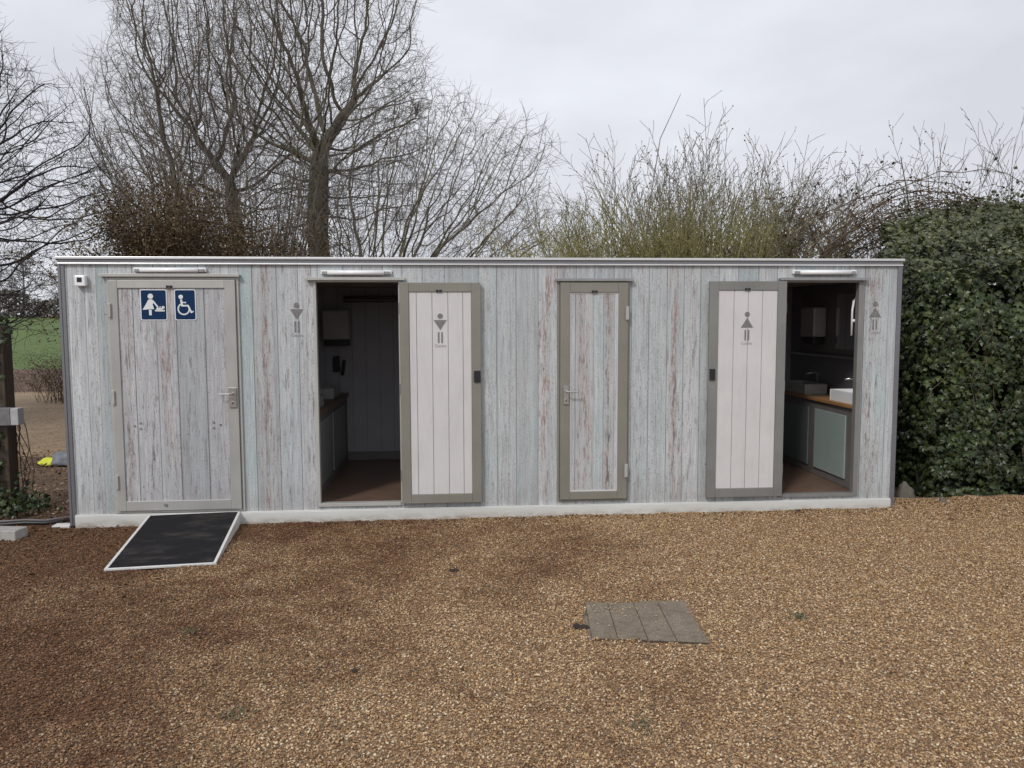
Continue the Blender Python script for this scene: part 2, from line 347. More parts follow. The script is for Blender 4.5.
sheet('gravel_track', lin(-40, -4.2, 60), lin(3.6, 14.2, 40), lambda x, y: .035 + .02 * noise.noise(Vector((x * .6, y * .6, 9))) - (.07 if (y < 4 or y > 13.9) else 0), M['track'])
sheet('leafy_bank', lin(-60, 30, 140), lin(13.6, 24, 40), lambda x, y: .02 + .05 * math.exp(-((y - 19) / 3.2) ** 2) * (.6 + .5 * noise.noise(Vector((x * .5, y * .5, 4)))) - (.08 if y < 13.9 else 0), M['leafdirt'])
sheet('grass_field', lin(-400, 300, 60), [22, 26, 32, 40, 55, 75, 100, 130, 160, 300, 700], lambda x, y: -.02 + 2.5 * max(0, min(1.6, (y - 22) / 108)) + .12 * noise.noise(Vector((x * .03, y * .03, 4))) * min(1, (y - 22) / 10), M['field'])

# ------------------------------------------------------------------ leaves
def leaf_cloud(name, P, N, S, shape, m, parent=None, jitter=.6):
    """P centres (n,3), N normals (n,3), S sizes (n); shape list of (x,y,z) fan around 0"""
    n = len(P)
    if n == 0: return None
    N = N + nrg.normal(0, jitter, (n, 3)); N /= np.linalg.norm(N, axis=1)[:, None] + 1e-9
    A = nrg.normal(0, 1, (n, 3)); U = np.cross(N, A); U /= np.linalg.norm(U, axis=1)[:, None] + 1e-9; W = np.cross(N, U)
    sh = np.array(shape); k = len(sh)
    V = P[:, None, :] + S[:, None, None] * (sh[None, :, 0:1] * U[:, None, :] + sh[None, :, 1:2] * W[:, None, :] + sh[None, :, 2:3] * N[:, None, :])
    V = V.reshape(-1, 3)
    if k == 4: f = np.array([[0, 1, 2, 3]])
    else: f = np.array([[0, i, i + 1] for i in range(1, k - 1)] + [[0, k - 1, 1]])
    F = (np.arange(n)[:, None, None] * k + f[None]).reshape(-1, f.shape[1])
    o = np_mesh(name, V, F, m, parent)
    at = o.data.attributes.new('rnd', 'FLOAT', 'POINT'); at.data.foreach_set('value', np.repeat(nrg.random(n), k).astype(np.float32))
    return o
IVY = [(0, .02, .10), (0, -.5, -.05), (.42, -.42, -.06), (.30, -.05, .02), (.62, .16, -.10), (.22, .26, .03), (0, .68, -.12), (-.22, .26, .03), (-.62, .16, -.10), (-.30, -.05, .02), (-.42, -.42, -.06)]
QUAD = [(-.3, -.5, 0), (.3, -.5, 0), (.34, .5, .08), (-.34, .5, .08)]
OVAL = [(0, 0, .05), (0, -.5, 0), (.3, -.1, 0), (.24, .3, -.02), (0, .6, -.06), (-.24, .3, -.02), (-.3, -.1, 0)]

# ------------------------------------------------------------------ trees
def tubes(polys, sides):
    """polys: list of (pts (k,3), radii (k)) -> V,F ; grouped by length"""
    Vs, Fs, off = [], [], 0; by = {}
    for p, r in polys: by.setdefault(len(p), []).append((p, r))
    for k, L in by.items():
        P = np.array([q[0] for q in L]); R = np.array([q[1] for q in L]); n = len(L)
        T = np.empty_like(P); T[:, 1:-1] = P[:, 2:] - P[:, :-2]; T[:, 0] = P[:, 1] - P[:, 0]; T[:, -1] = P[:, -1] - P[:, -2]
        T /= np.linalg.norm(T, axis=2)[:, :, None] + 1e-9
        tm = T.mean(axis=1); A = np.where(np.abs(tm[:, 2:3]) < .8, np.array([[0, 0, 1.]]), np.array([[1., 0, 0]]))[:, None, :]
        U = np.cross(T, A); U /= np.linalg.norm(U, axis=2)[:, :, None] + 1e-9; W = np.cross(T, U)
        a = 2 * np.pi * np.arange(sides) / sides
        V = P[:, :, None, :] + R[:, :, None, None] * (np.cos(a)[None, None, :, None] * U[:, :, None, :] + np.sin(a)[None, None, :, None] * W[:, :, None, :])
        idx = np.arange(n * k * sides).reshape(n, k, sides) + off
        nx = np.roll(idx, -1, axis=2)
        F = np.stack([idx[:, :-1], nx[:, :-1], nx[:, 1:], idx[:, 1:]], axis=-1).reshape(-1, 4)
        Vs.append(V.reshape(-1, 3)); Fs.append(F); off += n * k * sides
    return np.concatenate(Vs), np.concatenate(Fs)

def grow(rnd, p, d, L, r, lvl, P, out):
    """P: dict of per level lists: seg, wig, trop, kids, ang, ratio, rr, rmin"""
    ev = P.get('env')
    if ev and (lvl > 0 or p[2] > .5):
        L0 = L
        for _ in range(9):
            ex, ey, ez = p[0] + d[0] * L - ev[0], p[1] + d[1] * L, p[2] + d[2] * L - ev[1]
            if (ex / ev[2]) ** 2 + (ey / ev[2]) ** 2 + (ez / ev[3]) ** 2 < 1 + .12 * math.sin(5 * math.atan2(ez, ex) + ev[0]): break
            L *= .82
        if lvl > 1 and L < .5 * L0: return
    n = P['seg'][lvl]; st = L / n; pts = [p]; rs = [r]; x, y, z = p; dx, dy, dz = d
    wig = P['wig'][lvl]; tr = P['trop'][lvl]; dirs = [d]; taper = P['taper'][lvl]
    for i in range(n):
        dx += rnd.gauss(0, wig); dy += rnd.gauss(0, wig); dz += rnd.gauss(0, wig) + tr
        q = math.sqrt(dx * dx + dy * dy + dz * dz); dx /= q; dy /= q; dz /= q
        x += dx * st; y += dy * st; z += dz * st
        if z < P.get('floor', .6) and dz < 0: dz = abs(dz) * .6 + .05
        pts.append((x, y, z)); rs.append(max(P['rmin'], r * (1 - taper * (i + 1) / n))); dirs.append((dx, dy, dz))
    out[lvl].append((pts, rs))
    if lvl + 1 >= len(P['seg']): return
    k = P['kids'][lvl]; k = int(k * rnd.uniform(.75, 1.25) + .5)
    t0 = P['t0'][lvl]; ph = rnd.uniform(0, 6.28)
    for j in range(k):
        t = t0 + (1 - t0) * (j + rnd.random()) / k; t = min(t, .999); fi = t * n; i = int(fi); f = fi - i
        b = [pts[i][c] * (1 - f) + pts[i + 1][c] * f for c in range(3)]; dd = Vector(dirs[i + 1])
        ph += 2.4 + rnd.uniform(-.5, .5)
        a = Vector((0, 0, 1)) if abs(dd.z) < .9 else Vector((1, 0, 0)); u = dd.cross(a).normalized(); w = dd.cross(u)
        an = rad(P['ang'][lvl]) * rnd.uniform(.65, 1.3)
        nd = dd * math.cos(an) + (u * math.cos(ph) + w * math.sin(ph)) * math.sin(an)
        if 'lean' in P and lvl == 0: nd = (nd + Vector(P['lean'])).normalized()
        ll = L * P['ratio'][lvl] * rnd.uniform(.7, 1.2) * (1 - P['sh'][lvl] * t)
        rr = (rs[i] * (1 - f) + rs[i + 1] * f) * P['rr'][lvl] * rnd.uniform(.75, 1.05)
        grow(rnd, tuple(b), tuple(nd), ll, max(P['rmin'], rr), lvl + 1, P, out)

def bare_tree(name, loc, seed, P, mats, label, cat='tree', group=None, stems=None, extra=None):
    rnd = random.Random(seed); nl = len(P['seg']); out = [[] for _ in range(nl)]
    if stems is None: stems = [((0, 0, -.1), (0, 0, 1), P['H'], P['R'])]
    for p, d, L, r in stems:
        if p[2] > .3 and out[0]:      # a limb: root it inside the main trunk at that height
            tp = out[0][0][0]
            for a, b in zip(tp[:-1], tp[1:]):
                if a[2] <= p[2] <= b[2]: f = (p[2] - a[2]) / (b[2] - a[2] + 1e-9); p = tuple(a[c] + (b[c] - a[c]) * f for c in range(3)); break
            else: p = tp[-2]
        q = math.sqrt(sum(c * c for c in d)); grow(rnd, p, tuple(c / q for c in d), L, r, 0, P, out)
    e = empty(name, loc); tag(e, label, cat, group)
    parts = [('trunk', out[0], 9, mats[0])]
    mids = [q for l in out[1:nl - 2] for q in l] if nl > 3 else out[1]
    fine = [q for l in out[max(1, nl - 2):] for q in l] if nl > 3 else out[2] if nl > 2 else []
    if mids: parts.append(('branches', mids, 5, mats[1]))
    if fine: parts.append(('twigs', fine, 3, mats[2]))
    for nm, pl, sd, m in parts:
        V, F = tubes(pl, sd); np_mesh(nm, V, F, m, e, smooth=sd > 3)
    if extra:   # buds or small leaves near the twig ends
        m, dens, size, nm = extra; tips = []
        for pts, _ in out[-1]:
            for c in range(1, len(pts)):
                if rnd.random() < dens: tips.append([pts[c][0] + rnd.gauss(0, .012), pts[c][1] + rnd.gauss(0, .012), pts[c][2]])
        if tips: leaf_cloud(nm, np.array(tips), nrg.normal(0, 1, (len(tips), 3)), size * nrg.uniform(.6, 1.4, len(tips)), QUAD, m, e)
    return e, out

def TP(H, R, **k):
    d = dict(H=H, R=R, seg=[10, 8, 6, 5, 4, 3], wig=[.06, .13, .16, .18, .2, .2], trop=[.02, .035, .03, .02, .02, .02],
             kids=[12, 7, 6, 5, 5], t0=[.28, .2, .15, .15, .1], ang=[48, 44, 42, 42, 45], ratio=[.62, .52, .52, .52, .6],
             sh=[.45, .35, .35, .35, .3], rr=[.55, .58, .58, .6, .65], taper=[.72, .8, .8, .8, .7, .5], rmin=.0042)
    d.update(k); return d

# crowns grown by space colonisation: twigs reach for points scattered through the crown's volume
def crown_tree(name, loc, seed, trunk, ells, nA, R0, mats, label, step=.11, di=1.0, dk=.165, tw=3, tl=.38, extra=None, expo=2.05, tip=.0034, zmin=1.3):
    g = np.random.default_rng(seed); A = []
    for (c, r, share) in ells:
        n = int(nA * share); q = g.normal(0, 1, (n, 3)); q /= np.linalg.norm(q, axis=1)[:, None]; rr = g.random(n) ** (1 / 3.6)
        lump = 1 + .10 * np.sin(5 * np.arctan2(q[:, 2], q[:, 0]) + seed) + .07 * np.sin(9 * np.arctan2(q[:, 2], q[:, 0]) + 2 * seed)
        A.append(np.array(c) + q * (rr * lump)[:, None] * np.array(r))
    A = np.concatenate(A); A = A[A[:, 2] > zmin]
    P = [np.array(trunk[0], float)]; par = [-1]
    for i in range(len(trunk) - 1):
        a, b = np.array(trunk[i], float), np.array(trunk[i + 1], float); k = max(1, int(np.linalg.norm(b - a) / step))
        for j in range(k): P.append(a + (b - a) * (j + 1) / k + g.normal(0, .006, 3)); par.append(len(P) - 2)
    nt = len(P); best = np.full(len(A), 1e9); bi = np.zeros(len(A), int); new = list(range(nt)); alive = np.ones(len(A), bool)
    for it in range(170):
        if not new: break
        N = np.array([P[i] for i in new]); idx = np.array(new); al = np.where(alive)[0]
        if len(al) == 0: break
        for c0 in range(0, len(idx), 600):
            D = np.linalg.norm(A[al][:, None, :] - N[None, c0:c0 + 600], axis=2); k = D.argmin(1); d = D[np.arange(len(al)), k]; m = d < best[al]
            best[al[m]] = d[m]; bi[al[m]] = idx[c0 + k[m]]
        alive &= best > dk; al = np.where(alive & (best < di * (1 if it > 12 else 2.2)))[0]
        if len(al) == 0: break
        src = bi[al]; V = A[al] - np.array([P[i] for i in src]); V /= np.linalg.norm(V, axis=1)[:, None]
        u, inv = np.unique(src, return_inverse=True); S_ = np.zeros((len(u), 3)); np.add.at(S_, inv, V)
        S_ /= np.linalg.norm(S_, axis=1)[:, None] + 1e-9; S_ += g.normal(0, .20, S_.shape); S_[:, 2] += .03
        S_ /= np.linalg.norm(S_, axis=1)[:, None]; new = []
        for n_, sv in zip(u, S_): P.append(P[n_] + sv * step); par.append(int(n_)); new.append(len(P) - 1)
    P = np.array(P); n = len(P); kids = [[] for _ in range(n)]
    for i in range(1, n): kids[par[i]].append(i)
    r = np.zeros(n)
    for i in range(n - 1, -1, -1): r[i] = tip if not kids[i] else sum(r[k] ** expo for k in kids[i]) ** (1 / expo)
    r *= 1 + (R0 / r[0] - 1) * np.clip((r - tip) / (r[0] - tip), 0, 1) ** .7
    paths = []; stack = [(0, None)]
    while stack:
        st, pr = stack.pop(); path = [] if pr is None else [pr]; i = st
        while True:
            path.append(i); ks = sorted(kids[i], key=lambda q: -r[q])
            if not ks: break
            for k in ks[1:]: stack.append((k, i))
            i = ks[0]
        paths.append((path, pr))
    bark, br, fine = [], [], []
    for j, (pa, pr) in enumerate(paths):
        pts = P[pa].copy(); rr = r[pa].copy()
        if pr is not None: rr[0] = rr[1]
        if len(pts) > 3: pts[1:-1] = .25 * pts[:-2] + .5 * pts[1:-1] + .25 * pts[2:]
        (bark if j == 0 else br if rr[0] > .013 else fine).append((pts.tolist(), rr.tolist()))
    rnd = random.Random(seed); tips = [i for i in range(nt, n) if not kids[i]]; mid = [i for i in range(nt, n) if kids[i] and r[i] < .012 and rnd.random() < .30]
    for i in tips + mid:
        base = P[i] - P[par[i]]; base /= np.linalg.norm(base) + 1e-9
        for _ in range(tw if i in kids or not kids[i] else 1):
            d = base + g.normal(0, .42, 3); d[2] += .10; d /= np.linalg.norm(d); L = tl * rnd.uniform(.5, 1.3); p = P[i].copy(); pts = [p.tolist()]
            for q in range(3): d = d + g.normal(0, .16, 3); d /= np.linalg.norm(d); p = p + d * L / 3; pts.append(p.tolist())
            fine.append((pts, [tip * .9, tip * .8, tip * .65, tip * .45]))
    e = empty(name, loc); tag(e, label, 'tree')
    for nm, pl, sd, m in (('trunk', bark, 10, mats[0]), ('branches', br, 6, mats[1]), ('twigs', fine, 3, mats[2])):
        V, F = tubes(pl, sd); np_mesh(nm, V, F, m, e, smooth=sd > 3)
    if extra:
        m, cnt, size, cen, rad_ = extra; sel = [i for i in range(nt, n) if r[i] < .012]; L = []
        for _ in range(cnt * 4):
            p = P[rnd.choice(sel)]
            if cen is None or sum(((p[c] - cen[c]) / rad_) ** 2 for c in range(3)) < 1: L.append(p + g.normal(0, .07, 3))
            if len(L) >= cnt: break
        if L: leaf_cloud('foliage', np.array(L), g.normal(0, 1, (len(L), 3)), size * g.uniform(.6, 1.4, len(L)), OVAL, m, e)
# great bare tree behind the trailer, its neighbours, and the near oak on the left
crown_tree('bare_tree', (-3.35, 10, 0), 23, [(0, 0, -.1), (.05, 0, 2.0), (-.05, 0, 3.7), (.03, 0, 5.3)], [((.05, 0, 7.0), (2.55, 2.3, 4.1), 1)], 13000, .23, [M['bark'], M['bark'], M['twig']],
           'tallest bare tree behind the trailer with a thick forked trunk above the left men door', extra=(M['catkin'], 700, .030, (.9, -.4, 5.0), 1.7))
crown_tree('bare_tree', (-5.35, 11, 0), 34, [(0, 0, -.1), (-.05, 0, 1.8), (.04, 0, 3.4), (-.1, 0, 4.8)], [((-.25, 0, 6.2), (2.5, 2.1, 4.8), 1)], 11500, .17, [M['bark'], M['bark'], M['twig']],
           'slimmer upright bare tree just left of the thick forked trunk')
crown_tree('bare_tree', (-6.3, 9.8, 0), 55, [(0, 0, -.1), (.05, 0, 1.6), (-.04, 0, 2.8), (.02, 0, 3.7)], [((-.05, 0, 5.1), (1.65, 1.6, 4.1), 1)], 5500, .11, [M['bark'], M['twig'], M['twig']],
           'many branched bare tree above the changing room door, nearest the oak')
crown_tree('bare_tree', (-2.55, 9.0, 0), 61, [(0, 0, -.1), (.12, 0, .8), (.35, 0, 1.5)], [((1.5, 0, 3.6), (2.7, 2.1, 3.0), .85), ((3.3, 0, 2.6), (1.5, 1.4, 2.0), .15)], 12500, .15, [M['bark_pale'], M['bark_pale'], M['twig']],
           'low spreading bare tree with arching olive limbs right of the thick trunk', extra=(M['catkin'], 1300, .026, None, 1))
crown_tree('oak_tree', (-10.3, 7, 0), 77, [(0, 0, -.1), (.05, 0, 1.4), (0, 0, 3.6)], [((0, 0, 4.2), (3.85, 3.0, 3.2), 1)], 13000, .30, [M['oakbark']] * 3,
           'dark bare oak reaching level crooked limbs in from the left edge', dk=.18, expo=1.9, tip=.004)

# thin shoots between them: one coppice of straight brown stems
def coppice(name, loc, seed, n, H, spread, mats, label, extra=None, group=None, ang=30, kids=11, r=.018, rat=.34, bend=.02, root=.5, fan=.32):
    rnd = random.Random(seed); st = []
    for i in range(n):
        a = rnd.uniform(0, 6.28); s = spread * math.sqrt(rnd.random())
        x, y = s * math.cos(a) * root, s * math.sin(a) * root
        st.append(((x, y, -.1), (s * math.cos(a) * fan + rnd.gauss(0, .05), s * math.sin(a) * .2 + rnd.gauss(0, .05), 1), H * rnd.uniform(.68, 1.06) * (1 - .18 * (s / spread) ** 2), r * rnd.uniform(.6, 1.3)))
    P = TP(H, r, seg=[8, 5, 3], wig=[.045, .09, .15], trop=[bend, .05, .03], kids=[kids, 5], t0=[.25, .15], ang=[ang, 32], ratio=[rat, .42], sh=[.45, .3], rr=[.5, .7], taper=[.7, .7, .4], rmin=.0032)
    e, out = bare_tree(name, loc, seed, P, mats, label, 'shrub', group, st, extra)
    return e
coppice('coppiced_shrub', (-4.6, 8.2, 0), 15, 40, 7.0, 1.5, [M['bark'], M['twig'], M['twig']], 'tall grey brown pole thin stems between the two upright trees', None, None, 24, 14, .022, .22)
coppice('coppiced_shrub', (-4.4, 6.4, 0), 5, 36, 4.9, .95, [M['shoot_brown'], M['shoot_brown'], M['twig']], 'brown coppiced stems rising out of the bramble thicket behind the left doors')
coppice('willow_shrub', (2.15, 5.3, 0), 6, 105, 4.0, 1.5, [M['willow']] * 3, 'fan of yellow green willow stems directly above the closed staff door', (M['willow'], .35, .022, 'foliage'), 'budding willow shrubs behind the roof', kids=17, root=.28, fan=.42, bend=.0)
coppice('willow_shrub', (3.3, 5.0, 0), 16, 100, 4.45, 1.3, [M['willow']] * 3, 'tallest budding willow shrub, above the gap between staff and ladies doors', (M['willow'], .35, .023, 'foliage'), 'budding willow shrubs behind the roof', kids=17, root=.28, fan=.42, bend=.0)
coppice('willow_shrub', (4.3, 5.8, 0), 26, 50, 3.7, 1.1, [M['willow']] * 3, 'olive willow shrub above the ladies door, left of the bramble arch', (M['willow'], .35, .022, 'foliage'), 'budding willow shrubs behind the roof', kids=17, root=.28, fan=.42, bend=.0)
coppice('thin_shrub', (.35, 5.6, 0), 36, 13, 3.3, 1.3, [M['shoot_grey'], M['shoot_grey'], M['twig']], 'sparse thin grey stems between the spreading tree and the willows', (M['budleaf'], .2, .035, 'foliage'))
coppice('hazel_shrub', (8.5, 6.6, 0), 46, 130, 4.75, 2.7, [M['shoot_grey'], M['shoot_grey'], M['twig']], 'pale upright hazel shoots above the ivy hedge at the right edge', (M['budleaf'], .14, .024, 'foliage'))
coppice('hazel_shrub', (6.3, 7.2, 0), 47, 30, 4.2, 1.6, [M['shoot_grey'], M['shoot_grey'], M['twig']], 'thinner hazel stems showing behind the arch of brambles', (M['budleaf'], .12, .022, 'foliage'))
bare_tree('hawthorn_tree', (5.3, 4.2, 0), 91, TP(3.7, .07, seg=[6, 6, 5, 4, 3], wig=[.08, .15, .2, .2, .2], trop=[.0, .05, .0, .0, .0], kids=[8, 6, 6, 5], t0=[.5, .15, .12, .1], ang=[48, 48, 48, 50], ratio=[.50, .5, .48, .5], sh=[.3, .3, .3, .3], rr=[.55, .6, .6, .65], taper=[.6, .8, .8, .7, .5], rmin=.0036),
          [M['bark'], M['bark'], M['twig']], 'small crooked hawthorn behind the roof above the ladies doorway light', 'tree',
          stems=[((0, 0, -.1), (0, 0, 1), 3.2, .06), ((.05, 0, .9), (.55, .1, 1), 2.3, .045), ((-.02, 0, 1.1), (-.75, 0, 1), 2.0, .04)], extra=(M['brownleaf'], .05, .04, 'foliage'))

# bramble arch between hawthorn and ivy
def bramble(name, loc, arcs, seed, leafn, label, mat, lm, spread=.14, leaf=.06):
    rnd = random.Random(seed); out = []; tw = []; L = []
    for a, b, h, n in arcs:
        for i in range(n):
            A = Vector(a) + Vector([rnd.gauss(0, .18) for _ in range(3)]); B = Vector(b) + Vector([rnd.gauss(0, .25) for _ in range(3)]); hh = h * rnd.uniform(.75, 1.15)
            pts = []
            for k in range(13):
                t = k / 12; p = A.lerp(B, t) + Vector((0, 0, hh * 4 * t * (1 - t))) + Vector([rnd.gauss(0, .025) for _ in range(3)])
                pts.append(tuple(p)); 
                for q in range(leafn):
                    if rnd.random() < .5 + .5 * math.sin(t * 3.1): L.append([p[c] + rnd.gauss(0, spread) for c in range(3)])
                if rnd.random() < .8:
                    e = [p[c] + rnd.gauss(0, .22) for c in range(3)]; m_ = [(p[c] + e[c]) / 2 + rnd.gauss(0, .03) for c in range(3)]
                    tw.append(([tuple(p), tuple(m_), tuple(e)], [.005, .004, .003]))
            out.append((pts, [.010 * (1 - .6 * k / 12) for k in range(13)]))
    e = empty(name, loc); tag(e, label, 'bramble')
    V, F = tubes(out, 5); np_mesh('stems', V, F, mat, e, True); V, F = tubes(tw, 3); np_mesh('twigs', V, F, mat, e)
    leaf_cloud('leaves', np.array(L), nrg.normal(0, 1, (len(L), 3)), leaf * nrg.uniform(.5, 1.4, len(L)), OVAL, lm, e)
bramble('bramble', (5.2, 3.3, 0), [((-1.35, 0, 1.9), (1.9, .2, 3.0), .95, 15), ((-.6, .1, 2.6), (2.3, .2, 3.2), .45, 8)], 3, 5, 'brown arching bramble tangle leaning from the hawthorn to the ivy hedge', M['shoot_brown'], M['brownleaf'], .09, .04)
# a whip of a branch that stands clear of the rest
for (pl, nm, lb) in (([(6.3, 4.5, 2.2), (6.65, 4.6, 3.3), (6.95, 4.6, 3.9), (7.4, 4.7, 4.35)], 'bramble_shoot', 'single long arching shoot standing clear above the bramble tangle'),
                     ([(2.3, 4.6, 2.4), (2.42, 4.6, 3.6), (2.56, 4.6, 4.5), (2.86, 4.6, 5.15)], 'willow_shoot', 'lone whip rising above all the other willow stems')):
    b = MB().tube(pl, [.012, .009, .007, .004], 5); b.build(nm, M['shoot_grey']); tag(bpy.data.objects[nm], lb, 'branch')

# brown thicket behind the left half of the roof
def thicket(name, loc, sx, sy, h, n, leaves, seed, label, sm, lm, size):
    rnd = random.Random(seed); st = []; L = []
    for i in range(n):
        a = rnd.uniform(0, 6.28); q = math.sqrt(rnd.random()); x, y = sx * q * math.cos(a), sy * q * math.sin(a)
        hh = h * math.sqrt(max(.1, 1 - .75 * q * q)) * rnd.uniform(.75, 1.08); pts = [(x * .8, y * .8, -.05)]; px, py, pz = x * .8, y * .8, -.05
        sp_ = .13 if h > 2 else .4; dx, dy = rnd.gauss(0, sp_), rnd.gauss(0, sp_)
        for k in range(7):
            t = (k + 1) / 7; px += dx * hh / 7 + rnd.gauss(0, .03); py += dy * hh / 7 + rnd.gauss(0, .03); pz = hh * math.sin(t * 1.75) if t < .95 else hh * .93; pts.append((px, py, pz)); dx *= 1.12
        rb = .011 if h > 2 else .006; st.append((pts, [rb * (1 - .7 * k / 7) for k in range(8)]))
        for _ in range(leaves):
            k = rnd.randrange(4, 8) if h > 2 else rnd.randrange(2, 8); p = pts[k]; L.append([p[0] + rnd.gauss(0, .12), p[1] + rnd.gauss(0, .12), p[2] + rnd.gauss(0, .09)])
    e = empty(name, loc); tag(e, label, 'thicket'); V, F = tubes(st, 4); np_mesh('stems', V, F, sm, e)
    leaf_cloud('leaves', np.array(L), nrg.normal(0, 1, (len(L), 3)) + np.array([0, 0, .6]), size * nrg.uniform(.5, 1.4, len(L)), OVAL, lm, e)
M['thick'] = mat_leaf('mixed_brown_thicket_leaves', (.045, .033, .016), (.125, .085, .042), (.22, .16, .085), .6, .3, .1)
thicket('bramble_thicket', (-4.75, 5.0, 0), 1.1, .9, 3.75, 300, 170, 8, 'dense dark brown bramble thicket behind the roof above the baby change sign', M['shoot_brown'], M['thick'], .034)
thicket('bramble_thicket', (-3.5, 5.2, 0), 1.0, .9, 3.3, 230, 120, 9, 'lower and thinner brown thicket just right of the dense one', M['shoot_brown'], M['thick'], .032)
thicket('scrub_bush', (-9.0, 11.2, 0), 1.1, .8, 1.25, 120, 60, 12, 'low straggly brown bush at the edge of the green field', M['shoot_brown'], M['thick'], .022)
thicket('scrub_bush', (-11.6, 13.6, 0), 1.0, .8, .8, 40, 4, 13, 'smaller sparse bush further left along the field edge', M['shoot_brown'], M['thick'], .022)

# far hedgerow and far trees over the field
def far_hedge():
    n = 36000; x = nrg.uniform(-150, -20, n); zt = 4.4 + 1.2 * np.sin(x * .21) + .5 * np.sin(x * .83 + 1); z = 2.35 + zt * nrg.random(n); y = 132 + nrg.normal(0, .8, n)
    o = leaf_cloud('far_hedgerow', np.stack([x, y, z], 1), nrg.normal(0, 1, (n, 3)), nrg.uniform(.18, .5, n), QUAD, M['hedgefar'])
    tag(o, 'low brown hedgerow along the far side of the green field', 'hedge', kind='stuff')
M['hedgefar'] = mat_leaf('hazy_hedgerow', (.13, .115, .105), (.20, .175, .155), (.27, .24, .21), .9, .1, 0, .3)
far_hedge()
far_lab = ['round far tree above the hedgerow close to the trailer corner', 'far bare tree second from the trailer along the hedgerow', 'tallest far bare tree in the hedgerow left of the corner', 'far bare tree third out along the hedgerow', 'far bare tree near the left edge of the field', 'squat far bare tree left of the field view']
fp = TP(11, .28, seg=[6, 5, 4, 3], wig=[.05, .12, .15, .2], trop=[.02, .04, .03, .02], kids=[14, 8, 7], t0=[.2, .15, .1], ang=[45, 42, 42], ratio=[.55, .55, .55], sh=[.45, .3, .3], rr=[.5, .55, .6], taper=[.7, .8, .7, .4], rmin=.035, floor=.3)
ft, _ = bare_tree('far_tree', (-64, 137, 2.2), 101, fp, [M['twig_far']] * 3, far_lab[0], 'tree', 'trees along the far hedgerow')
for i, (x, y, s) in enumerate([(-71.5, 141, .78), (-77, 138, 1.0), (-84, 140, .85), (-90, 137, .7), (-97, 139, .6)]):
    r = ft.copy(); C.objects.link(r); r.location = (x, y, 2.2); r.rotation_euler = (0, 0, 1.3 * i + .7); r.scale = (s, s, s); r['label'] = far_lab[i + 1]
    for ch in list(ft.children):
        c = ch.copy(); C.objects.link(c); c.parent = r

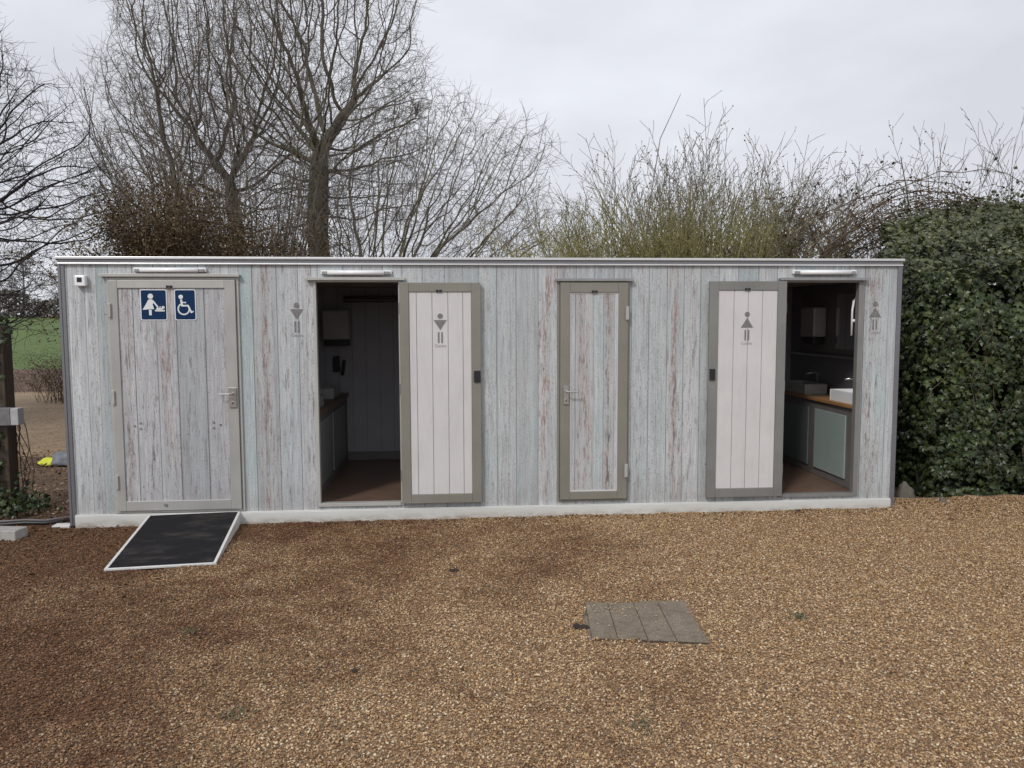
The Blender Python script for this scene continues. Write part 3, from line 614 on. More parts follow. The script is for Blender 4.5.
# ------------------------------------------------------------------ ivy hedge on the right
def hedge():
    e = empty('ivy_hedge', (5.6, 1.6, 0)); tag(e, 'tall dark ivy covered hedge standing right of the toilet trailer', 'hedge')
    ox, oy = 5.6, 1.6
    def top(x, y):   # world coords
        b = 2.25 + .60 * max(0, min(1, (y - .5) / 2.6)) ** .8 + .17 * max(0, x - 4.5)
        return b + (.10 + .12 * (y > 1)) * noise.noise(Vector((x * 1.3, y * 1.3, 2))) + .09 * noise.noise(Vector((x * 4, y * 4, 5)))
    def left(y, z): return 4.15 + .5 * max(0, y - 1.0) + (.10 if z < .5 else 0) + .10 * noise.noise(Vector((y * 1.6, z * 1.6, 8)))
    def front(x, z): return .38 + .12 * noise.noise(Vector((x * 1.5, z * 1.5, 1))) + .05 * noise.noise(Vector((x * 5, z * 5, 3))) - .10 * math.sin(min(1, z / 2.3) * 3.1) + .22 * max(0, z - 1.8)
    X1, Y1 = 9.5, 4.4
    # core: closed block inset from the leaf surface
    b = MB(); n = 22
    def grid(fn, nu, nv):
        V = [fn(i / nu, j / nv) for j in range(nv + 1) for i in range(nu + 1)]
        b.add([(p[0] - ox, p[1] - oy, p[2]) for p in V], [(j * (nu + 1) + i, j * (nu + 1) + i + 1, (j + 1) * (nu + 1) + i + 1, (j + 1) * (nu + 1) + i) for j in range(nv) for i in range(nu)])
    cin = .22
    grid(lambda u, v: (4.0 + cin + u * (X1 - 4.1), front(4.0 + u * 5.4, v * 2.3) + cin, v * (top(4 + u * 5.4, .6) - cin)), 30, 16)
    grid(lambda u, v: (left(.4 + u * 3.7, v * 2.4) + cin, .42 + cin + u * 3.7, v * (top(left(.4 + u * 3.7, 2.3), .45 + u * 3.7) - cin)), 16, 16)
    grid(lambda u, v: (lambda y: (lambda x: (x, y, top(x, y) - cin))(left(y, 2.3) + cin + u * (X1 - left(y, 2.3))))(.42 + cin + v * 3.7), 30, 16)
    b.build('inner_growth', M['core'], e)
    P, N, S = [], [], []; PT, NT_, ST = [], [], []
    r = random.Random(4)
    for _ in range(25000):
        x = r.uniform(3.92, 7.6); z = 2.75 * r.random() + .02; y = front(x, z) + abs(r.gauss(0, .07)) - r.random() * .05
        if z > top(x, .6): continue
        l = left(y, z)
        if x < l + .02: continue
        gap = noise.noise(Vector((x * 3.2, z * 3.2, 9)))
        if gap > .2 and r.random() < .8: continue
        P.append((x - ox, y - oy + (.05 if gap > .25 else 0), z)); N.append((-.05, -1, .42)); S.append(r.uniform(.038, .078))
    for _ in range(6500):
        y = r.uniform(.35, 4.3); z = 2.75 * r.random() + .02; x = left(y, z) + abs(r.gauss(0, .07))
        if z > top(x, y): continue
        P.append((x - ox, y - oy, z)); N.append((-1, -.2, .4)); S.append(r.uniform(.04, .075))
    for _ in range(19000):
        x = r.uniform(3.7, 8.6); y = r.uniform(.35, 4.4); 
        if x < left(y, 2.3): continue
        PT.append((x - ox, y - oy, top(x, y) + r.gauss(0, .055))); NT_.append((-.05, -.5, 1)); ST.append(r.uniform(.03, .068))
    for _ in range(4200):   # sprigs that stick up
        y = r.uniform(1.2, 4.2); x = r.uniform(left(y, 2.3) + .1, 8.6); h = abs(r.gauss(0, .2)) * max(0, .4 + 1.6 * noise.noise(Vector((x * 2.2, y * 2.2, 6)))); PT.append((x - ox, y - oy, top(x, y) + h)); NT_.append((0, -.7, .7)); ST.append(r.uniform(.03, .06))
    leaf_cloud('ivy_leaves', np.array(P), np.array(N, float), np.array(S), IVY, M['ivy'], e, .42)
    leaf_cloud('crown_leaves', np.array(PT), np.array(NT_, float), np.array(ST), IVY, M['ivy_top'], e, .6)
    b = MB()
    for i in range(26):
        x = r.uniform(4.0, 7.0); z0 = r.uniform(.2, 1.6); pts = [(x - ox, front(x, z0) - oy - .06, z0)]
        for k in range(5):
            x += r.gauss(.02, .06); z0 += r.uniform(-.02, .16); pts.append((x - ox, front(x, z0) - oy - .05 - r.random() * .05, z0))
        b.tube(pts, .003, 4)
    b.build('ivy_stems', M['shoot_brown'], e)
hedge()

# ------------------------------------------------------------------ the toilet trailer
T = empty('toilet_trailer', (0, 0, 0)); tag(T, 'long white washed plank effect toilet trailer with two doors folded open', 'toilet trailer')
XL, XR, H, D = -3.90, 3.635, 2.37, 2.30
WB, WT = .115, 2.315
# planks: right edge x, cyan, pink, dark
PLK = [(-3.84, .1, .2, .3), (-3.70, .15, .25, .55), (-3.60, .2, .5, .8), (-3.50, .6, .1, .3), (-3.30, .2, .5, .5), (-3.12, .1, .2, .5), (-2.93, .3, .6, .4), (-2.74, .5, .1, .3), (-2.55, .2, .5, .5), (-2.40, .1, .2, .3), (-2.285, .75, .15, .25),
       (-2.075, .2, .85, .45), (-1.89, .35, .15, .6), (-1.72, .15, .5, .75), (-1.5, .5, .3, .2), (-1.33, .2, .1, .3), (-1.15, .1, .6, .3), (-.98, .5, .1, .5), (-.80, .2, .5, .3), (-.60, .3, .1, .3), (-.44, .3, .4, .3), (-.30, .6, .2, .3), (-.14, .55, .6, .35),
       (.035, .15, .15, .3), (.235, .6, .5, .2), (.41, .25, .95, .4), (.58, .1, .6, .4), (.75, .2, .2, .5), (.93, .7, .1, .2), (1.09, .2, .1, .3), (1.25, .55, .35, .6), (1.42, .3, .2, .35), (1.575, .5, .95, .65), (1.73, .1, .4, .6), (1.90, .4, .3, .35), (2.08, .2, .2, .4),
       (2.27, .7, .5, .2), (2.45, .1, .3, .4), (2.62, .2, .5, .3), (2.80, .7, .2, .3), (2.98, .2, .5, .4), (3.13, .3, .1, .5), (3.285, .2, .3, .3), (3.52, .6, .75, .75), (XR, .2, .15, .3)]
def plank_sheet(name, rects, planks, y, m, parent, t=.03, x0=None):
    """front facing printed boards; rects (x0,x1,z0,z1); every strip keeps its plank's tint; one mesh"""
    V, F, A, B = [], [], [], []; px = XL if x0 is None else x0
    r = random.Random(len(name) + len(rects) + int(y * 1000))
    for (xe, c, p, d) in planks:
        rn = r.random(); w = xe - px
        for (a, b_, z0, z1) in rects:
            l, h = max(px, a), min(xe, b_)
            if h - l < 1e-4: continue
            o = len(V); V += [(l, y, z0), (h, y, z0), (h, y, z1), (l, y, z1)]; F.append((o, o + 1, o + 2, o + 3))
            for q in (l, h, h, l):
                u = (q - px) / w; A.append((c, p, d, 1)); B.append((u, rn, u, 1))
        px = xe
    me = bpy.data.meshes.new(name); me.from_pydata(V, [], F); me.materials.append(m)
    # boards need thickness: add back and rim as extra faces through solidify
    for nm, arr in (('plank', A), ('seam', B)):
        at = me.color_attributes.new(nm, 'FLOAT_COLOR', 'CORNER')
        at.data.foreach_set('color', np.array(arr, dtype=np.float32).ravel())
    me.update(); o = bpy.data.objects.new(name, me); C.objects.link(o); o.parent = parent
    s = o.modifiers.new('thick', 'SOLIDIFY'); s.thickness = t; s.offset = -1
    return o
O2 = (-1.735, -1.005); O4 = (2.525, 3.235); OZ = (.165, 2.165)
plank_sheet('wall', [(XL + .045, O2[0], WB, WT), (O2[0], O2[1], OZ[1], WT), (O2[0], O2[1], WB, OZ[0]), (O2[1], O4[0], WB, WT), (O4[0], O4[1], OZ[1], WT), (O4[0], O4[1], WB, OZ[0]), (O4[1], XR - .035, WB, WT)], PLK, 0, M['print'], T)
for nm, (a, b, c, d) in (('side_wall', (XL + .004, XL + .03, .033, D)), ('side_wall', (XR - .03, XR - .004, .033, D)), ('rear_wall', (XL + .03, XR - .03, D - .03, D))):
    MB().box(a, b, c, d, .08, WT).build(nm, M['alu_dark'] if nm == 'side_wall' else M['inwall'], T)
MB().box(XL + .01, XR - .01, .02, D, WT + .002, H - .012).build('roof', M['alu_light'], T)
# roof trim: bright lip above, recessed band, lower face
MB().mat(M['alu']).box(XL - .004, XR + .004, -.018, .018, WT - .008, H - .022).mat(M['alu_light']).box(XL - .012, XR + .012, -.034, .020, H - .0215, H).mat(M['alu_light']).box(XL - .004, XR + .004, -.026, -.0185, WT - .012, WT + .002).build('roof_trim', None, T, .003)
for x in (XL - .012, XR - .02): MB().box(x, x + .032, .021, D, WT, H).build('roof_trim', M['alu'], T, .003)
for s, x0, x1 in ((0, XL - .006, XL + .047), (1, XR - .037, XR + .006)):
    w = x1 - x0
    MB().mat(M['alu_dark']).box(x0, x0 + w * .42, -.016, .032, .02 if s == 0 else .035, WT - .012).mat(M['alu'] if s == 0 else M['alu_dark']).box(x0 + w * .43, x1, -.011, -.001, .02, WT - .012).build('corner_trim', None, T, .003)
MB().box(XL + .045, XR - .037, -.030, -.001, -.03, WB - .004).box(XL + .045, XR - .037, -.024, -.001, WB - .004, WB + .004).build('skirt', M['skirt'], T, .004)
MB().box(XL + .1, XR - .1, .05, D - .05, -.05, .075).build('chassis', M['black'], T)

def frame_ring(b, x0, x1, z0, z1, w, y0, y1, wt=None, wb=None):
    wt = wt or w; wb = wb or w
    b.box(x0, x0 + w, y0, y1, z0, z1); b.box(x1 - w, x1, y0, y1, z0, z1)
    b.box(x0 + w + .0005, x1 - w - .0005, y0 + .001, y1, z1 - wt, z1); b.box(x0 + w + .0005, x1 - w - .0005, y0 + .001, y1, z0, z0 + wb)

def text_faces(b, s, size, x, z, y):
    cu = bpy.data.curves.new('txt', 'FONT'); cu.body = s; cu.size = size; cu.align_x = 'CENTER'
    o = bpy.data.objects.new('txt', cu); C.objects.link(o); dg = bpy.context.evaluated_depsgraph_get(); me = o.evaluated_get(dg).to_mesh()
    b.add([(v.co.x + x, y, v.co.y + z) for v in me.vertices], [tuple(p.vertices) for p in me.polygons])
    o.evaluated_get(dg).to_mesh_clear(); bpy.data.objects.remove(o); bpy.data.curves.remove(cu)
def icon(parent, x, zt, male, y, word, red=False):
    """symbol about .30 m tall; zt = top of the head"""
    b = MB().mat(M['icon']); e = y - .0015; r = .024
    b.disc(x, zt - r, r, e, y)
    b.disc(x + .003, zt - r, .009, e - .0006, e - .0003, 12) if False else None
    if male: b.prism([(x - .058, zt - .058), (x + .058, zt - .058), (x, zt - .148)], e, y)
    else: b.prism([(x, zt - .055), (x + .058, zt - .145), (x - .058, zt - .145)], e, y)
    for s in (-1, 1): b.box(x + s * .015 - .0075, x + s * .015 + .0075, e, y, zt - .262, zt - .165)
    b.mat(M['caption']); text_faces(b, word, .043 if male else .042, x, zt - .300, e)
    return b.build('icon', None, parent)
icon(T, -1.902, 1.975, True, -.002, 'Gents'); icon(T, 3.395, 1.978, False, -.002, 'Ladies')

def hinge(parent, x, z, m, y=-.062):
    MB().box(x - .011, x + .011, y, y + .03, z - .06, z + .06).tube([(x - .012, y + .004, z - .06), (x - .012, y + .004, z + .06)], .006, 8).build('hinge', m, parent, .002)
def handle(parent, x, z, side, plate=(.033, .087), y=-.05):
    b = MB().mat(M['steel']).box(x - plate[0], x + plate[0], y - .006, y, z - plate[1], z + plate[1])
    b.tube([(x, y - .005, z + .035), (x, y - .045, z + .035), (x + side * .012, y - .052, z + .035), (x + side * .10, y - .052, z + .035)], .008, 10)
    b.disc(x, z - .045, .013, y - .010, y - .006).mat(M['black']).box(x - .004, x + .004, y - .0125, y - .0100, z - .056, z - .036)
    b.build('handle', None, parent, .002)

# --- door of the changing room (closed)
F1 = (-3.505, -2.392, .125, 2.195)
b = MB(); frame_ring(b, *F1, .022, -.020, -.002); b.build('door_frame', M['frame_light'], T, .003)
b = MB().mat(M['frame_mid']); x0, x1, z0, z1 = F1[0] + .025, F1[1] - .025, F1[2] + .025, F1[3] - .025
b.box(x0, x0 + .072, -.042, -.003, z0, z1).box(x1 - .090, x1, -.042, -.003, z0, z1).box(x0 + .0725, x1 - .0905, -.041, -.003, z0, z0 + .085).mat(M['frame_light']).box(x0 + .0725, x1 - .0905, -.041, -.003, z1 - .07, z1)
d1 = b.build('door', None, T, .003); d1['label'] = 'wide closed door with two blue signs'
PX0, PX1 = x0 + .0725, x1 - .0905
plank_sheet('door_panel', [(PX0, PX1, z0 + .085, z1 - .07)], [(-3.29, .1, .8, .7), (-3.10, .1, .25, .8), (-2.93, .25, .95, .5), (-2.69, .3, .15, .55), (-2.4, .05, .1, .5)], -.028, M['print_door'], d1, .02, PX0 - .03)
handle(d1, -2.462, 1.145, -1)
for z in (1.91, 1.155, .41): hinge(d1, -3.474, z, M['frame_light'])
for cx in (-3.285, -2.61):
    for dx, dz in (((.022, .025), (.022, -.025), (-.03, 0)) if cx < -3 else ((-.03, .022), (-.03, -.028), (.03, 0))): MB().disc(cx + dx, .905 + dz, .010, -.036, -.0285, 12).build('bolt', M['steel'], d1)
MB().disc(-3.07, .20, .014, -.052, -.042, 14).build('floor_bolt', M['steel'], d1)
def vent_tab(parent, x, z, y): MB().box(x - .026, x - .003, y - .004, y, z - .011, z + .011).box(x + .003, x + .026, y - .004, y, z - .011, z + .011).build('stop_tab', M['black'], parent)
vent_tab(d1, -2.97, 2.112, -.043)
# signs
def rrect(x0, x1, z0, z1, r, n=5):
    out = []
    for cx, cz, a0 in ((x1 - r, z1 - r, 0), (x0 + r, z1 - r, 90), (x0 + r, z0 + r, 180), (x1 - r, z0 + r, 270)):
        for i in range(n + 1): a = rad(a0 + 90 * i / n); out.append((cx + r * math.cos(a), cz + r * math.sin(a)))
    return out
def plate(x0, x1, z0, z1):
    b = MB().mat(M['signwhite']).prism(rrect(x0, x1, z0, z1, .018), -.0325, -.0286)
    b.mat(M['blue']).prism(rrect(x0 + .008, x1 - .008, z0 + .008, z1 - .008, .012), -.0335, -.0322); return b.mat(M['signwhite'])
ya, yb = -.0350, -.0338
sx, sz = -3.222, 1.822; b = plate(sx, sx + .225, sz, sz + .268)
b.disc(sx + .088, sz + .208, .023, ya, yb)
b.prism([(sx + .070, sz + .180), (sx + .100, sz + .183), (sx + .122, sz + .160), (sx + .104, sz + .140), (sx + .116, sz + .098), (sx + .018, sz + .092), (sx + .045, sz + .135)], ya, yb)
b.bar((sx + .108, sz + .168), (sx + .150, sz + .112), .013, ya - .0002, yb - .0001)
b.box(sx + .072, sx + .094, ya, yb, sz + .045, sz + .0915)
b.box(sx + .122, sx + .205, ya, yb, sz + .078, sz + .090)
b.prism([(sx + .130, sz + .092), (sx + .190, sz + .092), (sx + .178, sz + .108), (sx + .155, sz + .104), (sx + .142, sz + .116), (sx + .136, sz + .104)], ya, yb).disc(sx + .192, sz + .112, .0125, ya - .0002, yb - .0001, 12)
b.bar((sx + .160, sz + .103), (sx + .170, sz + .120), .008, ya - .0004, yb - .0001)
o = b.build('baby_change_sign', None, d1); o['label'] = 'blue baby changing sign'
sx, sz = -2.935, 1.822; b = plate(sx, sx + .182, sz, sz + .268)
b.disc(sx + .056, sz + .203, .019, ya, yb)
ring = [(.078 + .047 * math.cos(rad(a)), .098 + .047 * math.sin(rad(a))) for a in range(118, 402, 12)]
for (p, q) in zip(ring[:-1], ring[1:]): b.bar((sx + p[0], sz + p[1]), (sx + q[0], sz + q[1]), .0125, ya - .0001, yb)
b.bar((sx + .058, sz + .180), (sx + .066, sz + .122), .017, ya, yb).bar((sx + .060, sz + .127), (sx + .118, sz + .127), .014, ya - .0003, yb - .0001)
b.bar((sx + .062, sz + .156), (sx + .100, sz + .153), .010, ya - .0003, yb - .0001).bar((sx + .114, sz + .130), (sx + .142, sz + .068), .014, ya - .0005, yb - .0002).bar((sx + .137, sz + .066), (sx + .160, sz + .078), .011, ya - .0007, yb - .0003)
o = b.build('wheelchair_sign', None, d1); o['label'] = 'blue wheelchair access sign'

# --- staff door (closed)
F3 = (.417, 1.071, .155, 2.168)
b = MB(); frame_ring(b, *F3, .016, -.020, -.002); b.build('door_frame', M['frame'], T, .003)
x0, x1, z0, z1 = F3[0] + .018, F3[1] - .018, F3[2] + .018, F3[3] - .018
b = MB(); frame_ring(b, x0, x1, z0, z1, .089, -.042, -.003, .088, .072); d3 = b.build('door', M['frame'], T, .003); d3['label'] = 'narrow closed door with plank effect panel'
plank_sheet('door_panel', [(x0 + .089, x1 - .089, z0 + .072, z1 - .088)], [(.57, .2, .2, .2), (.74, .1, .85, .65), (.83, .7, .15, .25), (.93, .25, 1.0, .95), (1.0, .1, .3, .4)], -.027, M['print_staff'], d3, .02, x0 + .05)
b = MB(); frame_ring(b, x0 + .0895, x1 - .0895, z0 + .0725, z1 - .0885, .010, -.033, -.0275); b.build('beading', M['white_panel'], d3)
handle(d3, .488, 1.137, 1, (.023, .085)); vent_tab(d3, .745, 2.068, -.043)
for z in (1.875, .435): hinge(d3, 1.045, z, M['frame_light'])

# --- open doors folded flat on the wall, inner faces showing
def open_leaf(x0, x1, z0, z1, hinge_left, male, m, word, ix):
    y0, y1 = -.058, -.016; b = MB().mat(m); w = .082
    b.box(x0, x0 + w, y0, y1, z0, z1).box(x1 - w, x1, y0, y1, z0, z1).box(x0 + w + .0005, x1 - w - .0005, y0 + .001, y1, z1 - w, z1).box(x0 + w + .0005, x1 - w - .0005, y0 + .001, y1, z0, z0 + w)
    d = b.build('door', None, T, .003)
    d['label'] = 'open men door folded back to the right' if male else 'open ladies door folded back to the left'
    a, c = x0 + w, x1 - w; b = MB().mat(M['groove']).box(a, c, y0 + .016, y1 - .004, z0 + w, z1 - w).mat(M['white_panel'])
    cuts = [a] + ([-.850, -.712, -.572, -.440] if male else [2.030, 2.163, 2.297]) + [c]
    for p, q in zip(cuts[:-1], cuts[1:]): b.box(p + .0024, q - .0024, y0 + .010, y0 + .0155, z0 + w + .001, z1 - w - .001)
    b.build('door_panel', None, d, .0015)
    icon(d, ix, 1.876 if male else 1.885, male, y0 + .0095, word)
    lx = x1 - .034 if hinge_left else x0 + .034
    MB().box(lx - .030, lx + .022 if not hinge_left else lx + .030, y0 - .016, y0 - .0005, 1.262, 1.366).build('lock', M['black'], d, .004)
    MB().disc(lx, 1.19, .007, y0 - .004, y0 - .0005, 12).build('screw', M['steel'], d)
    vent_tab(d, (x0 + x1) / 2 - .01, z1 - w + .008, y0)
    hx = x0 - .004 if hinge_left else x1 + .004
    for z in (.42, 1.2, 1.92): MB().tube([(hx, -.034, z - .05), (hx, -.034, z + .05)], .009, 10).build('hinge', M['frame_dark'], d)
open_leaf(-.998, -.282, .168, 2.148, True, True, M['frame_light' if False else 'frame'], 'Gents', -.641)
open_leaf(1.802, 2.520, .168, 2.162, False, False, M['frame_dark'], 'Ladies', 2.155)
# doorway frames
for (a, c, m) in ((*O2, M['frame_light']), (*O4, M['frame_dark'])):
    w = .022 if a < 0 else .040
    b = MB(); b.box(a - (.020 if a < 0 else -.001), a + .006, -.012, .05, OZ[0] + .012, OZ[1]).box(c - .006, c + w, -.012, .05, OZ[0] - .02, OZ[1]).box(a + .0065, c - .0065, -.012, .05, OZ[1] - .012, OZ[1] + .012).box(a - .018, c - .0065, -.022, .05, OZ[0] - .018, OZ[0] + .0115)
    b.build('door_frame', m, T, .002)
# drip rails and door lights
for x0, x1, z0, m in ((-3.555, -2.375, 2.207, M['frame_light']), (-1.812, -.948, 2.178, M['frame_light']), (.395, 1.103, 2.172, M['rail']), (2.458, 3.303, 2.180, M['rail'])):
    MB().box(x0, x1, -.045, -.002, z0, z0 + .012).box(x0, x1, -.052, -.0455, z0 - .010, z0 + .016).build('drip_rail', m, T, .002)
for x0, x1, z in ((-3.268, -2.660, 2.254), (-1.680, -1.066, 2.234), (2.585, 3.186, 2.243)):
    l = MB().mat(M['white']).box(x0, x1, -.034, -.002, z - .012, z + .022).mat(M['rail']).box(x0 + .012, x0 + .060, -.050, -.0305, z - .016, z + .012).box(x1 - .060, x1 - .012, -.050, -.0305, z - .016, z + .012).build('door_light', None, T, .003)
    MB().tube([(x0 + .061, -.042, z - .001), (x1 - .061, -.042, z - .001)], .020, 14).build('light_tube', M['white'], l, 0, True)
s = MB().box(-3.752, -3.664, -.055, -.001, 2.116, 2.208).build('sensor', M['white'], T, .008)
MB().box(-3.730, -3.690, -.058, -.0555, 2.150, 2.190).build('lens', M['black'], s, .003)

# --- interior
IZ = .165
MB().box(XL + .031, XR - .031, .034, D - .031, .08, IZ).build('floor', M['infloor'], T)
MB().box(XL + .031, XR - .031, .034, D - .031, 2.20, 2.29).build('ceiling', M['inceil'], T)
for x in (-2.40, -.52, 1.88): MB().box(x - .02, x + .02, .034, D - .031, IZ + .001, 2.199).build('partition', M['inwall'], T)
for a, c in ((-2.379, -.541), (1.901, XR - .031)):
    MB().box(a, c, D - .044, D - .0315, IZ + .001, IZ + .10).build('skirting', M['cab'], T)
    b = MB()
    for i in range(int((c - a) / .16)): b.box(a + .02 + i * .16, a + .024 + i * .16, D - .034, D - .0305, IZ + .11, 2.19)
    b.build('wall_joints', M['cab'], T)
# men's: vanity on the left, towel dispenser, soap, shelf
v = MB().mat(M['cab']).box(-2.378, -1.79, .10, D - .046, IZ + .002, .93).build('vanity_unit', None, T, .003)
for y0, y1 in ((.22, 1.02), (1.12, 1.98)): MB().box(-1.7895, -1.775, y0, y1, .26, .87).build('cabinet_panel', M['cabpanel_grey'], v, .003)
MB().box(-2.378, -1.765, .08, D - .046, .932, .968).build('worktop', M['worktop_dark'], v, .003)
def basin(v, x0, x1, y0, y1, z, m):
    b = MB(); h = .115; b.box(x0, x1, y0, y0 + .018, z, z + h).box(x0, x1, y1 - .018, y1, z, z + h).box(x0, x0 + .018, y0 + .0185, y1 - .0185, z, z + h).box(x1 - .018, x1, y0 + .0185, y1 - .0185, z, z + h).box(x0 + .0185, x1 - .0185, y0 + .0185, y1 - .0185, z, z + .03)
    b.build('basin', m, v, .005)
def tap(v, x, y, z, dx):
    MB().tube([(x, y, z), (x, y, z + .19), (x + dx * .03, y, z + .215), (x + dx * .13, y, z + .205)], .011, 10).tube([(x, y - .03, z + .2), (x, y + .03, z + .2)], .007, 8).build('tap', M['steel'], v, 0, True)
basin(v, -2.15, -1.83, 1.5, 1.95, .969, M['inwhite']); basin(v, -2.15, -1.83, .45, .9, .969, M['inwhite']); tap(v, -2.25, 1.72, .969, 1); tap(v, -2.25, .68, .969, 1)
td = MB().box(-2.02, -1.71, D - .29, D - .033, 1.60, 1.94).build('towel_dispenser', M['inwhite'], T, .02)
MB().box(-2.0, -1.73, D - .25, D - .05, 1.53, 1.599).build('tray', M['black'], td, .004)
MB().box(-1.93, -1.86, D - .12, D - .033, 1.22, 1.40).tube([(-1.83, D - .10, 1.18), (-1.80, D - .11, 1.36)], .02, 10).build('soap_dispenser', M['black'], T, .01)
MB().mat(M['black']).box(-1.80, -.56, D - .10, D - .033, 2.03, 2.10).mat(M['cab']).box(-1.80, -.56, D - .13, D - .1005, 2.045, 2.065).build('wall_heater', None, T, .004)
# ladies': vanity along the right wall, its far half coloured darker for shade
v = MB().mat(M['cab']).box(3.30, XR - .032, .06, D - .046, IZ + .002, .955).build('vanity_unit', None, T, .003)
for y0, y1, m in ((.28, .93, 'cabpanel'), (1.08, 1.72, 'cabpanel_shaded')): MB().box(3.285, 3.2995, y0, y1, .25, .875).build('cabinet_panel', M[m], v, .003)
MB().box(3.275, XR - .032, .055, D - .046, .957, .990).build('worktop', M['worktop'], v, .003)
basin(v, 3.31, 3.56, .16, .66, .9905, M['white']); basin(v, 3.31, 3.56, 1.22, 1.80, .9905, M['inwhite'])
tap(v, 3.575, .62, 1.0, -1); tap(v, 3.575, 1.5, 1.0, -1)
MB().box(XR - .042, XR - .0315, .35, 1.98, 1.445, 2.13).build('mirror_backing', M['cab'], T)
MB().box(XR - .046, XR - .0425, .66, 1.12, 1.50, 2.08).build('mirror', M['mirror'], T)
MB().mat(M['cab']).box(XR - .10, XR - .0315, .35, 2.1, 1.405, 1.425).mat(M['steel']).box(XR - .106, XR - .1005, .35, 2.1, 1.403, 1.428).build('shelf', None, T, .002)
td = MB().box(XR - .20, XR - .0465, 1.33, 1.66, 1.62, 1.95).build('towel_dispenser', M['inwhite'], T, .02)
MB().box(XR - .18, XR - .05, 1.36, 1.63, 1.54, 1.619).build('tray', M['black'], td, .004)
MB().tube([(3.262, .09, 2.03), (3.232, .09, 1.985), (3.222, .09, 1.90), (3.222, .09, 1.66)], .010, 10).tube([(3.222, .09, 1.80), (3.29, .09, 1.80)], .014, 10).build('grab_handle', M['white'], T, 0, True)

# ------------------------------------------------------------------ things in the yard
# ramp: local frame, origin at the door edge middle, running toward -y
R_ = empty('access_ramp', (-2.822, -.034, 0), rad(6.3)); tag(R_, 'black grip topped wheelchair ramp with white edging leading to the changing room door', 'ramp')
L_, W_, hz = 1.205, .775, .118
sl = math.atan2(hz - .012, L_); Mr = Matrix.Translation((0, 0, hz)) @ Matrix.Rotation(sl, 4, 'X')
Ls = L_ / math.cos(sl)
MB().box(-W_ / 2 + .022, W_ / 2 - .022, -Ls + .022, -.02, -.004, .002, Mr).build('grip_surface', M['gripmat'], R_)
b = MB().box(-W_ / 2, -W_ / 2 + .0215, -Ls, 0, -.010, .006, Mr).box(W_ / 2 - .0215, W_ / 2, -Ls, 0, -.010, .006, Mr).box(-W_ / 2 + .022, W_ / 2 - .022, -Ls, -Ls + .0215, -.010, .005, Mr).box(-W_ / 2 + .022, W_ / 2 - .022, -.0195, 0, -.010, .005, Mr)
b.build('edging', M['rampwhite'], R_, .002)
for s in (-1, 1):
    x = s * (W_ / 2 - .008); v = [(x - .006, 0, -.02), (x - .006, 0, hz - .012), (x - .006, -L_ + .02, -.002), (x - .006, -L_ + .02, -.02)]
    v += [(p[0] + .012, p[1], p[2]) for p in v]; b = MB(); b.add(v, [(0, 1, 2, 3), (7, 6, 5, 4), (0, 4, 5, 1), (1, 5, 6, 2), (2, 6, 7, 3), (3, 7, 4, 0)]); b.build('side_plate', M['rampwhite'], R_)
# inspection cover
cv = [(.300, -2.222), (.930, -2.268), (.886, -2.880), (.247, -2.765)]
K = empty('drain_cover', (.59, -2.53, 0)); tag(K, 'square weathered grey drain cover set in the gravel', 'drain cover')
def cvp(u, w):  # u right, w down
    a, b_, c, d = [Vector(q) for q in cv]; p = a.lerp(b_, u).lerp(d.lerp(c, u), w); return (p.x - .59, p.y + 2.53)
def slab(b, u0, u1, w0, w1, z0, z1):
    q = [cvp(u0, w0), cvp(u1, w0), cvp(u1, w1), cvp(u0, w1)]; v = [(x, y, z0) for x, y in q] + [(x, y, z1) for x, y in q]
    b.add(v, [(0, 1, 2, 3), (7, 6, 5, 4), (0, 4, 5, 1), (1, 5, 6, 2), (2, 6, 7, 3), (3, 7, 4, 0)])
b = MB(); slab(b, 0, 1, 0, 1, -.03, .010); b.build('bed', M['cover_dark'], K)
b = MB(); e_ = [0, .220, .228, .480, .489, .727, .736, 1]
for i in range(0, 8, 2): slab(b, e_[i], e_[i + 1], 0, 1, -.02, .0165)
b.build('slab', M['cover'], K, .002)
b = MB(); slab(b, -.03, .0, .05, 1.02, -.02, .008); b.build('rim', M['cover'], K, .003); b = MB(); slab(b, .55, 1.02, -.07, -.01, -.02, .012); b.build('rim', M['cover'], K, .003)
M['speck'] = simple('loose_stone', (.40, .29, .18), .7, 0, .5, 18)
b = MB()
for i in range(70):
    u = min(.97, abs(rng.gauss(.30, .25))); w = min(.95, abs(rng.gauss(.02, .28))); x, y = cvp(u, w); q = rng.uniform(.0035, .008); z = .0165 + q * .4
    b.add([(x + q * 1.2, y, z), (x, y + q, z), (x - q, y, z), (x, y - q * .9, z), (x, y, z + q * .7), (x, y, z - q * .5)], [(0, 1, 4), (1, 2, 4), (2, 3, 4), (3, 0, 4), (1, 0, 5), (2, 1, 5), (3, 2, 5), (0, 3, 5)])
o = b.build('loose_gravel', M['speck'], None); o.location = (.59, -2.53, 0); tag(o, 'scattered small stones lying on top of the drain cover', 'gravel', kind='stuff')
